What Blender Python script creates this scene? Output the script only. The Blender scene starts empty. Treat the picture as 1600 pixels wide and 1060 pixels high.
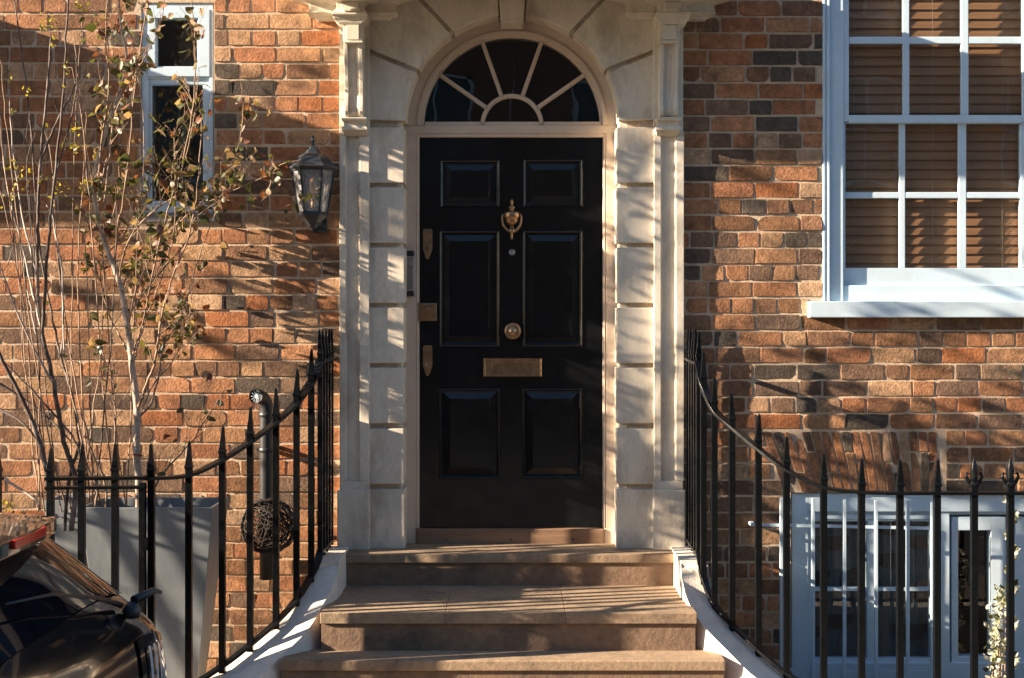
import bpy, bmesh, math, random
from mathutils import Vector, Matrix, noise
random.seed(7)
R = math.radians
D, F, EYE = 6.5, 2080.0, 1.8
sc = bpy.context.scene
# ---------------------------------------------------------------- camera, sky, sun, exposure
cd = bpy.data.cameras.new("camera"); cam = bpy.data.objects.new("camera", cd); sc.collection.objects.link(cam)
cam.location = (0, -D, EYE); cam.rotation_euler = (R(90), 0, 0)
cd.sensor_width = 36; cd.lens = 36*F/1600.0; cd.shift_y = -38/1600.0; cd.clip_end = 500; cd.clip_start = 0.05
sc.camera = cam
SX, SZ = 4.8, 1.6                       # sun runs 4.8 along the wall and 1.6 down for each metre into it
sdir = Vector((-SX, -1, SZ)).normalized()
w = bpy.data.worlds.new("World"); sc.world = w; w.use_nodes = True
nt = w.node_tree; bg = nt.nodes['Background']
sky = nt.nodes.new('ShaderNodeTexSky'); sky.sky_type = 'NISHITA'; sky.sun_disc = False
sky.sun_elevation = math.asin(sdir.z); sky.sun_rotation = math.atan2(sdir.x, sdir.y)
nt.links.new(sky.outputs[0], bg.inputs[0]); bg.inputs[1].default_value = 0.05; sky.ozone_density = 3.0; sky.dust_density = .6
sl = bpy.data.lights.new("sun", 'SUN'); sun = bpy.data.objects.new("sun", sl); sc.collection.objects.link(sun)
sl.energy = 5.0; sl.angle = R(0.5); sl.color = (1.0, 0.80, 0.60)
sun.rotation_euler = sdir.to_track_quat('Z', 'Y').to_euler(); sun.location = (-8, -4, 6)
sc.view_settings.view_transform = 'Standard'; sc.view_settings.look = 'None'
sc.view_settings.exposure = 2.18; sc.view_settings.gamma = 1

# ---------------------------------------------------------------- helpers
def S(p): return F/(D-p)
def W(px, py, p=0.0):
    s = S(p); return Vector(((px-800)/s, -p, EYE+(492-py)/s))
ORG = {}
def tag(o, label=None, cat=None, group=None, kind=None):
    if label: o['label'] = label
    if cat: o['category'] = cat
    if group: o['group'] = group
    if kind: o['kind'] = kind
    return o
def thing(name, loc, label, cat, group=None):
    o = bpy.data.objects.new(name, None); sc.collection.objects.link(o)
    o.location = loc; o.empty_display_size = .1; ORG[o] = Vector(loc)
    return tag(o, label, cat, group)
class MB:
    def __init__(s): s.v = []; s.f = []; s.m = []; s.c = []; s.sm = []
    def add(s, vs, fs, mi=0, smooth=False, col=None):
        b = len(s.v); s.v += [tuple(v) for v in vs]
        for f in fs: s.f.append([b+i for i in f]); s.m.append(mi); s.sm.append(smooth)
        if col is not None: s.c += [col]*len(vs)
    def box(s, x0, x1, y0, y1, z0, z1, mi=0):
        vs = [(x, y, z) for x in (x0, x1) for y in (y0, y1) for z in (z0, z1)]
        s.add(vs, [(0,1,3,2),(4,6,7,5),(0,4,5,1),(2,3,7,6),(0,2,6,4),(1,5,7,3)], mi)
    def pbox(s, x0, y0, x1, y1, pf, pb, mi=0):     # pixel rectangle at depth pf, pushed back to pb
        a = W(x0, y1, pf); b = W(x1, y0, pf); s.box(a.x, b.x, -pf, -pb, a.z, b.z, mi)
    def loft(s, rings, closed=True, caps=True, mi=0, smooth=False):
        n = len(rings[0]); vs = [v for r in rings for v in r]; fs = []
        for i in range(len(rings)-1):
            for j in range(n if closed else n-1):
                k = (j+1) % n; fs.append((i*n+j, i*n+k, (i+1)*n+k, (i+1)*n+j))
        s.add(vs, fs, mi, smooth)
        if caps and closed:
            s.add(rings[0], [tuple(range(n))], mi); s.add(rings[-1], [tuple(range(n))], mi)
    def tube(s, pts, rad, n=6, mi=0, smooth=True, caps=True):
        pts = [Vector(p) for p in pts]; N = len(pts)
        if not hasattr(rad, '__len__'): rad = [rad]*N
        t = (pts[1]-pts[0]).normalized(); u = t.orthogonal().normalized(); rings = []
        for i, p in enumerate(pts):
            t2 = (pts[min(i+1, N-1)]-pts[max(i-1, 0)])
            if t2.length < 1e-9: t2 = t
            t2 = t2.normalized(); u = (u - t2*u.dot(t2))
            u = u.normalized() if u.length > 1e-6 else t2.orthogonal().normalized()
            v = t2.cross(u); t = t2
            rings.append([p+(u*math.cos(a)+v*math.sin(a))*rad[i] for a in [2*math.pi*k/n for k in range(n)]])
        s.loft(rings, True, caps, mi, smooth)
    def lathe(s, c, prof, n=20, axis='z', mi=0, a0=0, a1=2*math.pi):
        c = Vector(c); rings = []; full = abs(a1-a0-2*math.pi) < 1e-6
        m = n if full else n+1
        for r, h in prof:
            ring = []
            for k in range(m):
                a = a0+(a1-a0)*k/n
                if axis == 'z': ring.append(c+Vector((r*math.cos(a), r*math.sin(a), h)))
                else: ring.append(c+Vector((r*math.cos(a), -h, r*math.sin(a))))
            rings.append(ring)
        s.loft(rings, full, full, mi, True)
    def poly(s, pts, y0, y1, mi=0):                  # polygon of (x,z) extruded from y0 to y1
        n = len(pts)
        s.add([(x, y0, z) for x, z in pts], [tuple(range(n))], mi)
        s.add([(x, y1, z) for x, z in pts], [tuple(range(n))], mi)
        s.add([(x, y, z) for y in (y0, y1) for x, z in pts], [(i, (i+1) % n, n+(i+1) % n, n+i) for i in range(n)], mi)
    def build(s, name, mats, parent=None, bevel=0, seg=2, weld=True, label=None, angle=40):
        o0 = ORG.get(parent, Vector((0,0,0))) if parent is not None else Vector((0,0,0))
        me = bpy.data.meshes.new(name); me.from_pydata([tuple(Vector(v)-o0) for v in s.v], [], s.f)
        if not isinstance(mats, (list, tuple)): mats = [mats]
        for m in mats: me.materials.append(m)
        me.polygons.foreach_set('material_index', s.m); me.polygons.foreach_set('use_smooth', s.sm)
        if s.c:
            at = me.color_attributes.new('tint', 'FLOAT_COLOR', 'POINT')
            at.data.foreach_set('color', [c for col in s.c for c in (*col, 1.0)])
        if weld:
            bm = bmesh.new(); bm.from_mesh(me)
            bmesh.ops.remove_doubles(bm, verts=bm.verts, dist=1e-5)
            bmesh.ops.recalc_face_normals(bm, faces=bm.faces); bm.to_mesh(me); bm.free()
        me.update()
        o = bpy.data.objects.new(name, me); sc.collection.objects.link(o)
        if parent is not None: o.parent = parent; ORG[o] = o0
        if bevel:
            b = o.modifiers.new('bevel', 'BEVEL'); b.width = bevel; b.segments = seg; b.limit_method = 'ANGLE'; b.angle_limit = R(angle)
            b.harden_normals = False
        if label: o['label'] = label
        return o
def single(mb, name, mats, label, cat, group=None, kind=None, **k):
    o = mb.build(name, mats, None, **k); return tag(o, label, cat, group, kind)
def cells(x0, x1, z0, z1, holes):
    xs = sorted({x0, x1, *[min(max(h[i], x0), x1) for h in holes for i in (0, 1)]})
    zs = sorted({z0, z1, *[min(max(h[i], z0), z1) for h in holes for i in (2, 3)]})
    for a, b in zip(xs, xs[1:]):
        for c, d in zip(zs, zs[1:]):
            mx, mz = (a+b)/2, (c+d)/2
            if not any(h[0] < mx < h[1] and h[2] < mz < h[3] for h in holes): yield a, b, c, d
def sheet(mb, x0, x1, z0, z1, holes, y, depth, mi=0):
    for a, b, c, d in cells(x0, x1, z0, z1, holes):
        mb.add([(a,y,c),(b,y,c),(b,y,d),(a,y,d)], [(0,1,2,3)], mi)
    for h in holes:
        a, b, c, d = h
        mb.add([(a,y,c),(b,y,c),(b,y,d),(a,y,d),(a,y+depth,c),(b,y+depth,c),(b,y+depth,d),(a,y+depth,d)],
               [(0,1,5,4),(1,2,6,5),(2,3,7,6),(3,0,4,7)], mi)

# ---------------------------------------------------------------- materials
MATS = {}
def mat(name, base, rough=.6, var=.15, scale=6, bump=.1, bscale=60, metal=0, second=None, spec=.5, coat=0, attr=False,
        stain=None, stain_scale=3, stain_amt=.5, bdist=.004, rvar=0, trans=0, fine=0, stretch=None):
    m = bpy.data.materials.new(name); m.use_nodes = True; n = m.node_tree; L = n.links.new; N = n.nodes.new
    b = n.nodes['Principled BSDF']
    tc = N('ShaderNodeTexCoord'); src = tc.outputs['Object']
    if stretch:
        mp = N('ShaderNodeMapping'); mp.inputs['Scale'].default_value = stretch; L(src, mp.inputs[0]); src = mp.outputs[0]
    def nz(sc_, det=6, ro=.6):
        t = N('ShaderNodeTexNoise'); t.inputs['Scale'].default_value = sc_; t.inputs['Detail'].default_value = det
        t.inputs['Roughness'].default_value = ro; L(src, t.inputs['Vector']); return t
    def ramp(fac, a, b2, c0, c1):
        r = N('ShaderNodeValToRGB'); r.color_ramp.elements[0].position = a; r.color_ramp.elements[1].position = b2
        r.color_ramp.elements[0].color = (*c0, 1); r.color_ramp.elements[1].color = (*c1, 1); L(fac, r.inputs[0]); return r.outputs[0]
    def mix(fac, a, b2, mode='MIX'):
        x = N('ShaderNodeMix'); x.data_type = 'RGBA'; x.blend_type = mode
        if isinstance(fac, (int, float)): x.inputs[0].default_value = fac
        else: L(fac, x.inputs[0])
        for i, v in ((6, a), (7, b2)):
            if isinstance(v, tuple): x.inputs[i].default_value = (*v, 1)
            else: L(v, x.inputs[i])
        return x.outputs[2]
    n1 = nz(scale)
    if attr:
        a = N('ShaderNodeAttribute'); a.attribute_name = 'tint'; col = a.outputs['Color']
    else: col = base
    lo, hi = 1-var, 1+var
    vr = ramp(n1.outputs[0], .3, .7, (lo,)*3, (hi,)*3)
    if isinstance(col, tuple):
        if second: col = ramp(n1.outputs[0], .35, .65, base, second)
    col = mix(1.0, col, vr, 'MULTIPLY')
    if fine:
        n3 = nz(bscale*.6, 8, .75)
        col = mix(1.0, col, ramp(n3.outputs[0], .3, .7, (1-fine,)*3, (1+fine,)*3), 'MULTIPLY')
    if stain:
        n2 = nz(stain_scale, 8, .7)
        col = mix(ramp(n2.outputs[0], .5, .68, (0,0,0), (stain_amt,)*3), col, stain)
    if attr:
        nb_ = nz(1.3, 5, .6); col = mix(1.0, col, ramp(nb_.outputs[0], .3, .7, (.80,.78,.76), (1.16,1.14,1.12)), 'MULTIPLY')
        vo_ = N('ShaderNodeTexVoronoi'); vo_.inputs['Scale'].default_value = 62; L(src, vo_.inputs['Vector'])
        col = mix(ramp(vo_.outputs['Distance'], .10, .20, (.6,)*3, (0,0,0)), col, (.035,.025,.02))
        fl = nz(34, 3, .5); col = mix(ramp(fl.outputs[0], .70, .76, (0,0,0), (.55,)*3), col, (.52,.42,.32))
    L(col, b.inputs['Base Color'])
    b.inputs['Roughness'].default_value = rough; b.inputs['Metallic'].default_value = metal
    b.inputs['Specular IOR Level'].default_value = spec; b.inputs['Coat Weight'].default_value = coat
    if rvar:
        mr = N('ShaderNodeMapRange'); mr.inputs[1].default_value = .3; mr.inputs[2].default_value = .7
        mr.inputs[3].default_value = max(0, rough-rvar); mr.inputs[4].default_value = rough+rvar
        n4 = nz(scale*2.3); L(n4.outputs[0], mr.inputs[0]); L(mr.outputs[0], b.inputs['Roughness'])
    if bump:
        bn = nz(bscale, 8, .65); bp = N('ShaderNodeBump'); bp.inputs['Strength'].default_value = bump
        bp.inputs['Distance'].default_value = bdist; L(bn.outputs[0], bp.inputs['Height']); L(bp.outputs[0], b.inputs['Normal'])
    MATS[name] = m; return m
def glass(name, tint=(.8,.85,.85), rough=0.0, refl=.0, dirt=.03):
    m = bpy.data.materials.new(name); m.use_nodes = True; n = m.node_tree; n.nodes.clear(); N = n.nodes.new; L = n.links.new
    out = N('ShaderNodeOutputMaterial'); mx = N('ShaderNodeMixShader'); ge = N('ShaderNodeNewGeometry'); dt = N('ShaderNodeVectorMath'); dt.operation = 'DOT_PRODUCT'
    L(ge.outputs['Normal'], dt.inputs[0]); L(ge.outputs['Incoming'], dt.inputs[1])
    def mth(op, a_, b_=None):
        q = N('ShaderNodeMath'); q.operation = op
        for i_, v_ in enumerate((a_, b_)):
            if v_ is None: continue
            if isinstance(v_, (int, float)): q.inputs[i_].default_value = v_
            else: L(v_, q.inputs[i_])
        return q
    ab = mth('ABSOLUTE', dt.outputs['Value']); om = mth('SUBTRACT', 1.0, ab.outputs[0]); pw = mth('POWER', om.outputs[0], 5.0)
    fr = mth('MULTIPLY_ADD', pw.outputs[0], .94); fr.inputs[2].default_value = .06
    tr = N('ShaderNodeBsdfTransparent'); tr.inputs[0].default_value = (*tint, 1); gl = N('ShaderNodeBsdfGlossy'); gl.inputs['Roughness'].default_value = rough
    ns = N('ShaderNodeTexNoise'); ns.inputs['Scale'].default_value = 3; tc = N('ShaderNodeTexCoord'); L(tc.outputs['Object'], ns.inputs['Vector'])
    bp = N('ShaderNodeBump'); bp.inputs['Strength'].default_value = .12; bp.inputs['Distance'].default_value = .01; L(ns.outputs[0], bp.inputs['Height']); L(bp.outputs[0], gl.inputs['Normal'])
    ad = N('ShaderNodeMath'); ad.operation = 'ADD'; ad.inputs[1].default_value = refl; L(fr.outputs[0], ad.inputs[0])
    L(ad.outputs[0], mx.inputs[0]); L(tr.outputs[0], mx.inputs[1]); L(gl.outputs[0], mx.inputs[2])
    df = N('ShaderNodeBsdfDiffuse'); df.inputs[0].default_value = (.5,.5,.5,1); m2 = N('ShaderNodeMixShader')
    dn = N('ShaderNodeTexNoise'); dn.inputs['Scale'].default_value = 90; dn.inputs['Detail'].default_value = 4; L(tc.outputs['Object'], dn.inputs['Vector'])
    rp = N('ShaderNodeValToRGB'); rp.color_ramp.elements[0].position = .66; rp.color_ramp.elements[1].position = .74
    rp.color_ramp.elements[0].color = (dirt*.35,)*3+(1,); rp.color_ramp.elements[1].color = (dirt*6,)*3+(1,); L(dn.outputs[0], rp.inputs[0])
    L(rp.outputs[0], m2.inputs[0]); L(mx.outputs[0], m2.inputs[1]); L(df.outputs[0], m2.inputs[2]); L(m2.outputs[0], out.inputs[0])
    return m
M_brick = mat('brick', (.3,.15,.08), .92, .30, 16, .85, 85, attr=True, bdist=.005, spec=.2, fine=.45, stain=(.055,.04,.034), stain_scale=7, stain_amt=.6)
M_mortar = mat('mortar', (.58,.45,.32), .95, .25, 9, .8, 110, bdist=.0035, spec=.1, fine=.25, second=(.46,.36,.26))
M_stone = mat('painted_stone', (.66,.60,.49), .62, .12, 4, .4, 55, bdist=.0025, stain=(.30,.24,.17), stain_scale=3.4, stain_amt=.6, fine=.10, stretch=(1.6,1.6,.8))
M_render = mat('rendered_wall', (.72,.66,.57), .85, .10, 5, .8, 90, bdist=.004, stain=(.34,.30,.25), stain_scale=5, stain_amt=.45, fine=.1)
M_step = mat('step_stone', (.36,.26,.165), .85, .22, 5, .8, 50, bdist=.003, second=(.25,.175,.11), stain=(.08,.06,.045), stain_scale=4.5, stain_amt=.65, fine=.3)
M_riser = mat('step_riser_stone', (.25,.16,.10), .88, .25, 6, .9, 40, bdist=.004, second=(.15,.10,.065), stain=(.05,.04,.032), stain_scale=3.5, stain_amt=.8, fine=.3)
M_frame = mat('cream_woodwork', (.64,.52,.41), .45, .06, 5, .15, 60, stain=(.42,.31,.22), stain_scale=4, stain_amt=.3)
M_door = mat('black_gloss_paint', (.006,.007,.008), .16, .3, 5, .10, 9, bdist=.0025, stain=(.02,.018,.016), stain_scale=18, stain_amt=.35, rvar=.06)
M_upvc = mat('white_window_paint', (.53,.67,.765), .42, .05, 6, .12, 40, stain=(.45,.46,.45), stain_scale=7, stain_amt=.25)
M_iron = mat('black_iron_paint', (.003,.004,.005), .32, .3, 12, .35, 130, bdist=.002, rvar=.08, spec=.28)
M_lantern = mat('lantern_metal', (.03,.036,.042), .35, .2, 12, .2, 100)
M_brass = mat('aged_brass', (.46,.30,.17), .38, .2, 30, .1, 80, metal=1, rvar=.1, stain=(.14,.09,.05), stain_scale=40, stain_amt=.5)
M_steel = mat('brushed_steel', (.35,.35,.34), .35, .1, 30, .1, 90, metal=1)
M_plastic = mat('black_plastic', (.02,.022,.025), .4, .2, 10, .15, 60)
M_wood = mat('weathered_wood', (.22,.13,.075), .7, .3, 8, .6, 40, stretch=(.3,3,3), stain=(.36,.26,.18), stain_scale=6, stain_amt=.5)
M_blind = mat('wood_blind', (.40,.20,.095), .5, .15, 6, .2, 30, stretch=(.2,2,3))
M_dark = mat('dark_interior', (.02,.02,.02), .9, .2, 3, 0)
M_curtain = mat('grey_blind_cloth', (.13,.15,.155), .9, .1, 8, .2, 80)
M_motif = mat('printed_motif', (.075,.055,.045), .9, .2, 60, 0)
M_planter = mat('grey_planter', (.185,.21,.225), .42, .16, 3, .12, 30, stain=(.24,.25,.25), stain_scale=3, stain_amt=.6, stretch=(3,3,.7))
M_soil = mat('potting_soil', (.03,.022,.016), .95, .3, 20, 1, 60, bdist=.02)
M_birch = mat('birch_bark', (.40,.32,.25), .7, .2, 10, .6, 60, stain=(.12,.08,.055), stain_scale=18, stain_amt=.9, stretch=(1,1,3))
M_twig = mat('brown_twig', (.26,.17,.11), .7, .3, 20, .4, 90)
M_darkbark = mat('dark_bark', (.075,.055,.045), .8, .35, 14, .7, 70, stain=(.28,.25,.22), stain_scale=16, stain_amt=.6)
M_palestem = mat('pale_stem', (.36,.31,.27), .7, .3, 20, .4, 90)
def leafmat(name, c, rough=.45):
    m = mat(name, c, rough, .35, 25, .15, 80); b = m.node_tree.nodes['Principled BSDF']; n = m.node_tree
    tl = n.nodes.new('ShaderNodeBsdfTranslucent'); tl.inputs[0].default_value = (c[0]*1.6, c[1]*1.5, c[2]*.8, 1)
    mx = n.nodes.new('ShaderNodeMixShader'); mx.inputs[0].default_value = .35; out = n.nodes['Material Output']
    n.links.new(b.outputs[0], mx.inputs[1]); n.links.new(tl.outputs[0], mx.inputs[2]); n.links.new(mx.outputs[0], out.inputs[0]); return m
M_lf = [leafmat('leaf_green', (.06,.07,.025)), leafmat('leaf_olive', (.11,.10,.035)), leafmat('leaf_tan', (.27,.19,.12)), leafmat('leaf_rust', (.15,.06,.03)), leafmat('leaf_yellow', (.32,.28,.05))]
M_paleleaf = leafmat('leaf_white_green', (.48,.50,.44))
M_glass = glass('window_glass', (.8,.83,.83), 0, .0, .02)
M_glassd = glass('dark_window_glass', (.45,.5,.52), 0, .02, .03)
M_lampglass = glass('lantern_glass', (.85,.83,.80), .15, .06, .9)
M_bulb = mat('bulb_glass', (.65,.42,.22), .25, .1, 20, 0)
M_car = mat('black_car_paint', (.008,.008,.009), .12, .05, 3, 0, coat=1.0)
M_carglass = mat('black_car_glass', (.004,.006,.01), .03, .05, 3, 0, spec=.9)
M_red = mat('red_lens', (.55,.02,.015), .2, .1, 60, 0)
M_lens = mat('clear_lens', (.45,.55,.62), .12, .1, 60, 0)
M_amber = mat('amber_lens', (.6,.2,.03), .2, .1, 60, 0)
M_tyre = mat('tyre_rubber', (.015,.015,.015), .8, .1, 10, .2)
M_rim = mat('alloy_rim', (.4,.4,.42), .3, .05, 10, 0, metal=1)
M_pave = mat('paving_stone', (.17,.13,.10), .85, .15, 2, .6, 40, stain=(.12,.10,.08), stain_scale=1.5, stain_amt=.4)
M_asph = mat('asphalt', (.05,.05,.05), .9, .2, 4, .8, 80)
M_wick = mat('wicker', (.035,.026,.02), .7, .4, 40, .5, 90)
M_slate = mat('lead_grey', (.16,.17,.18), .6, .15, 5, .2)

# ---------------------------------------------------------------- ground
def flat(name, x0, x1, y0, y1, z, m, label, cat):
    b = MB(); n = 1; b.add([(x0,y0,z),(x1,y0,z),(x1,y1,z),(x0,y1,z)], [(0,1,2,3)])
    o = b.build(name, m); o['kind'] = 'structure'; return o
g = MB(); g.add([(-90,-90,-.13),(90,-90,-.13),(90,60,-.13),(-90,60,-.13)], [(0,1,2,3)])
o = g.build('ground', M_asph); o['kind'] = 'structure'
g = MB(); g.box(-40, 40, -2.62, -1.08, -.3, 0)
xx = -12
o = g.build('pavement', M_pave, bevel=.01); o['kind'] = 'structure'
g = MB(); g.box(-40, 40, -15, -12.6, -.3, 0); o = g.build('pavement', M_pave, bevel=.01); o['kind'] = 'structure'
g = MB(); g.box(-12, -1.05, -1.09, .05, -.12, -.004); o = g.build('path', M_pave); o['kind'] = 'structure'
g = MB(); g.box(1.0, 12, -1.09, .05, -.9, -.8); o = g.build('area_floor', M_pave); o['kind'] = 'structure'

# ---------------------------------------------------------------- the house
HX0, HX1, HZ0, HZ1 = -3.25, 5.2, -.8, 5.2
house = thing('brick_house', (0, 0, 0), 'red brown brick townhouse front with a black front door in a cream arched doorcase', 'house')
def rect(x0, y0, x1, y1, p=0): a = W(x0, y1, p); b = W(x1, y0, p); return (a.x, b.x, a.z, b.z)
H_nar = rect(220, 4, 334, 332)
H_sash = rect(1286, -330, 1662, 478)
H_base = rect(1236, 770, 1760, 1200)
H_door = (-.56, .56, .5, 3.36)
holes = [H_nar, H_sash, H_base, H_door]
mb = MB(); sheet(mb, HX0, HX1, HZ0, HZ1, holes, .0044, .28)
mb.build('mortar_bed', M_mortar, house, weld=False)
def brick(mb, x0, x1, z0, z1, big=True, col=None, skew=None):
    wd = x1-x0; hd = z1-z0
    if wd < .02 or hd < .015: return
    yo = random.uniform(-.0036, .0010); tx, tz = random.uniform(-.026, .026), random.uniform(-.06, .06)
    e = .0018; nx = max(2, int(wd/.024)); nz_ = 3
    us = [e/wd] + [i/nx for i in range(1, nx)] + [1-e/wd]; vn = [e/hd, .35, .65, 1-e/hd]
    sd = random.uniform(0, 99); cx, cz = (x0+x1)/2, (z0+z1)/2; g = []
    for a, u in enumerate(us):
        for b, v in enumerate(vn):
            x = x0+u*wd; z = z0+v*hd; ea = a in (0, len(us)-1); eb = b in (0, len(vn)-1)
            n1 = noise.noise(Vector((x*45+sd, z*45, sd))); n2 = noise.noise(Vector((x*90, z*90+sd, 3)))
            if ea: x += n2*.0022
            if eb: z += n1*.0016+n2*.0012
            if ea and eb:
                c = random.choice([0, .001, .002, .003, .009]) if random.random() < .5 else .0005; x += c if u < .5 else -c; z += (c if v < .5 else -c)*.7
            y = yo+(x-cx)*tx+(z-cz)*tz+n1*.0013+(.0006 if ea or eb else 0)
            g.append([x, y, z])
    m = len(vn); nu = len(us)
    P = [tuple(q) for q in g]
    if skew: P = [(skew(x, z)[0], y, skew(x, z)[1]) for x, y, z in P]
    mb.add(P, [(a*m+b, (a+1)*m+b, (a+1)*m+b+1, a*m+b+1) for a in range(nu-1) for b in range(m-1)], 0, True, col)
    rim = [a*m for a in range(nu)]+[(nu-1)*m+b for b in range(1, m)]+[a*m+m-1 for a in range(nu-2, -1, -1)]+[b for b in range(m-2, 0, -1)]
    vs = []
    for i in rim:
        x, y, z = g[i]; vs.append((x, y, z))
    for i in rim:
        x, y, z = g[i]; a, b = divmod(i, m)
        x += -e if a == 0 else (e if a == nu-1 else 0); z += -e if b == 0 else (e if b == m-1 else 0); vs.append((x, y+.0065, z))
    if skew: vs = [(skew(x, z)[0], y, skew(x, z)[1]) for x, y, z in vs]
    k = len(rim); mb.add(vs, [(i, (i+1) % k, k+(i+1) % k, k+i) for i in range(k)], 0, False, col)
def brick_col(dark=.17):
    r = random.random()
    if r < dark: c = random.choice([(.12,.085,.065), (.15,.09,.065), (.10,.072,.058), (.19,.105,.07)])
    elif r < dark+.22: c = random.choice([(.27,.13,.075), (.23,.125,.08), (.25,.115,.06)])
    elif r < dark+.62: c = random.choice([(.40,.165,.08), (.43,.185,.095), (.38,.15,.075), (.42,.20,.105)])
    else: c = random.choice([(.46,.25,.145), (.49,.28,.17), (.44,.235,.13), (.40,.14,.06)])
    k = random.uniform(.82, 1.12); return (c[0]*k*.88, c[1]*k*1.02, c[2]*k*1.04)
CH = 25.84/320
def courses(mb, X0, X1, zref, Z0, Z1, holes_, dark, far=None):
    n0 = int((zref-Z1)/CH)-1; n1 = int((zref-Z0)/CH)+1
    for n in range(n0, n1):
        zt = zref-n*CH-.0046; zb = zref-(n+1)*CH+.0052
        if zb < Z0-.01 or zt > Z1+.01: continue
        iv = [(X0, X1)]
        for h in holes_:
            if callable(h): hh = h((zt+zb)/2)
            else: hh = (h[0], h[1]) if (h[2] < (zt+zb)/2 < h[3]) else None
            if hh:
                nv = []
                for a, b in iv:
                    if hh[1] <= a or hh[0] >= b: nv.append((a, b)); continue
                    if hh[0] > a: nv.append((a, hh[0]))
                    if hh[1] < b: nv.append((hh[1], b))
                iv = nv
        seq = []; x = -7.0+random.uniform(-.01, .01) + (0 if n % 2 == 0 else .06)
        mode = n % 2; odd = random.random() < .22; k = 0
        while x < 7:
            if mode == 0: w_ = .206 if not (odd and k % 3 == 1) else .106
            else: w_ = .106 if not (random.random() < .22) else .206
            w_ += random.uniform(-.006, .006); seq.append((x, x+w_)); x += w_+random.uniform(.007, .013); k += 1
        for a, b in iv:
            for p0, p1 in seq:
                q0, q1 = max(p0, a+.003), min(p1, b-.003)
                if q1-q0 > .025: brick(mb, q0, q1, zb+random.uniform(-.0015,.0015), zt+random.uniform(-.0015,.0015), col=brick_col(dark))
mbk = MB()
Dl, Dr = (-.85, .85)
courses(mbk, HX0, Dl+.02, W(0,21).z, -.1, 5.2, [H_nar, rect(214, 328, 340, 349)], .12)
AX0, AX1, AZ0, AZ1 = (1480-800)/320, 0, W(0,770).z, W(0,674).z
cxa, cza = (1480-800)/320, W(0,1460).z; ARX = (1478-800)/320
def archhole(z):
    if not (AZ0-.02 < z < AZ1): return None
    t = (z-cza)/(AZ1-cza); hw = (1480-1190)/320*t
    return (cxa-hw, ARX)
courses(mbk, Dr-.02, HX1, W(0,26).z, -.8, 5.2, [H_sash, H_base, archhole, rect(1264, 468, 1690, 499)], .27)
# wall above the doorcase
courses(mbk, Dl+.02, Dr-.02, W(0,21).z, 3.55, 5.2, [], .18)
# flat arch of skewed bricks over the basement window
n = 38; tw = 2*(290/320)/n
for i in range(n):
    a = cxa-290/320+i*tw; b = a+tw
    if b > ARX+.002: break
    def sk(x, z, a=a): t = (z-cza)/(AZ1-cza); return cxa+(x-cxa)*t, z
    cuts = random.choice([[0, .33, 1], [0, .66, 1], [0, 1], [0, .5, 1]])
    for c0, c1 in zip(cuts, cuts[1:]):
        brick(mbk, a+.0034, b-.0034, AZ0+(AZ1-AZ0)*c0+.003, AZ0+(AZ1-AZ0)*c1-.003, col=brick_col(.14), skew=sk)
mbk.build('brick_wall', M_brick, house, weld=False)

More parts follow.
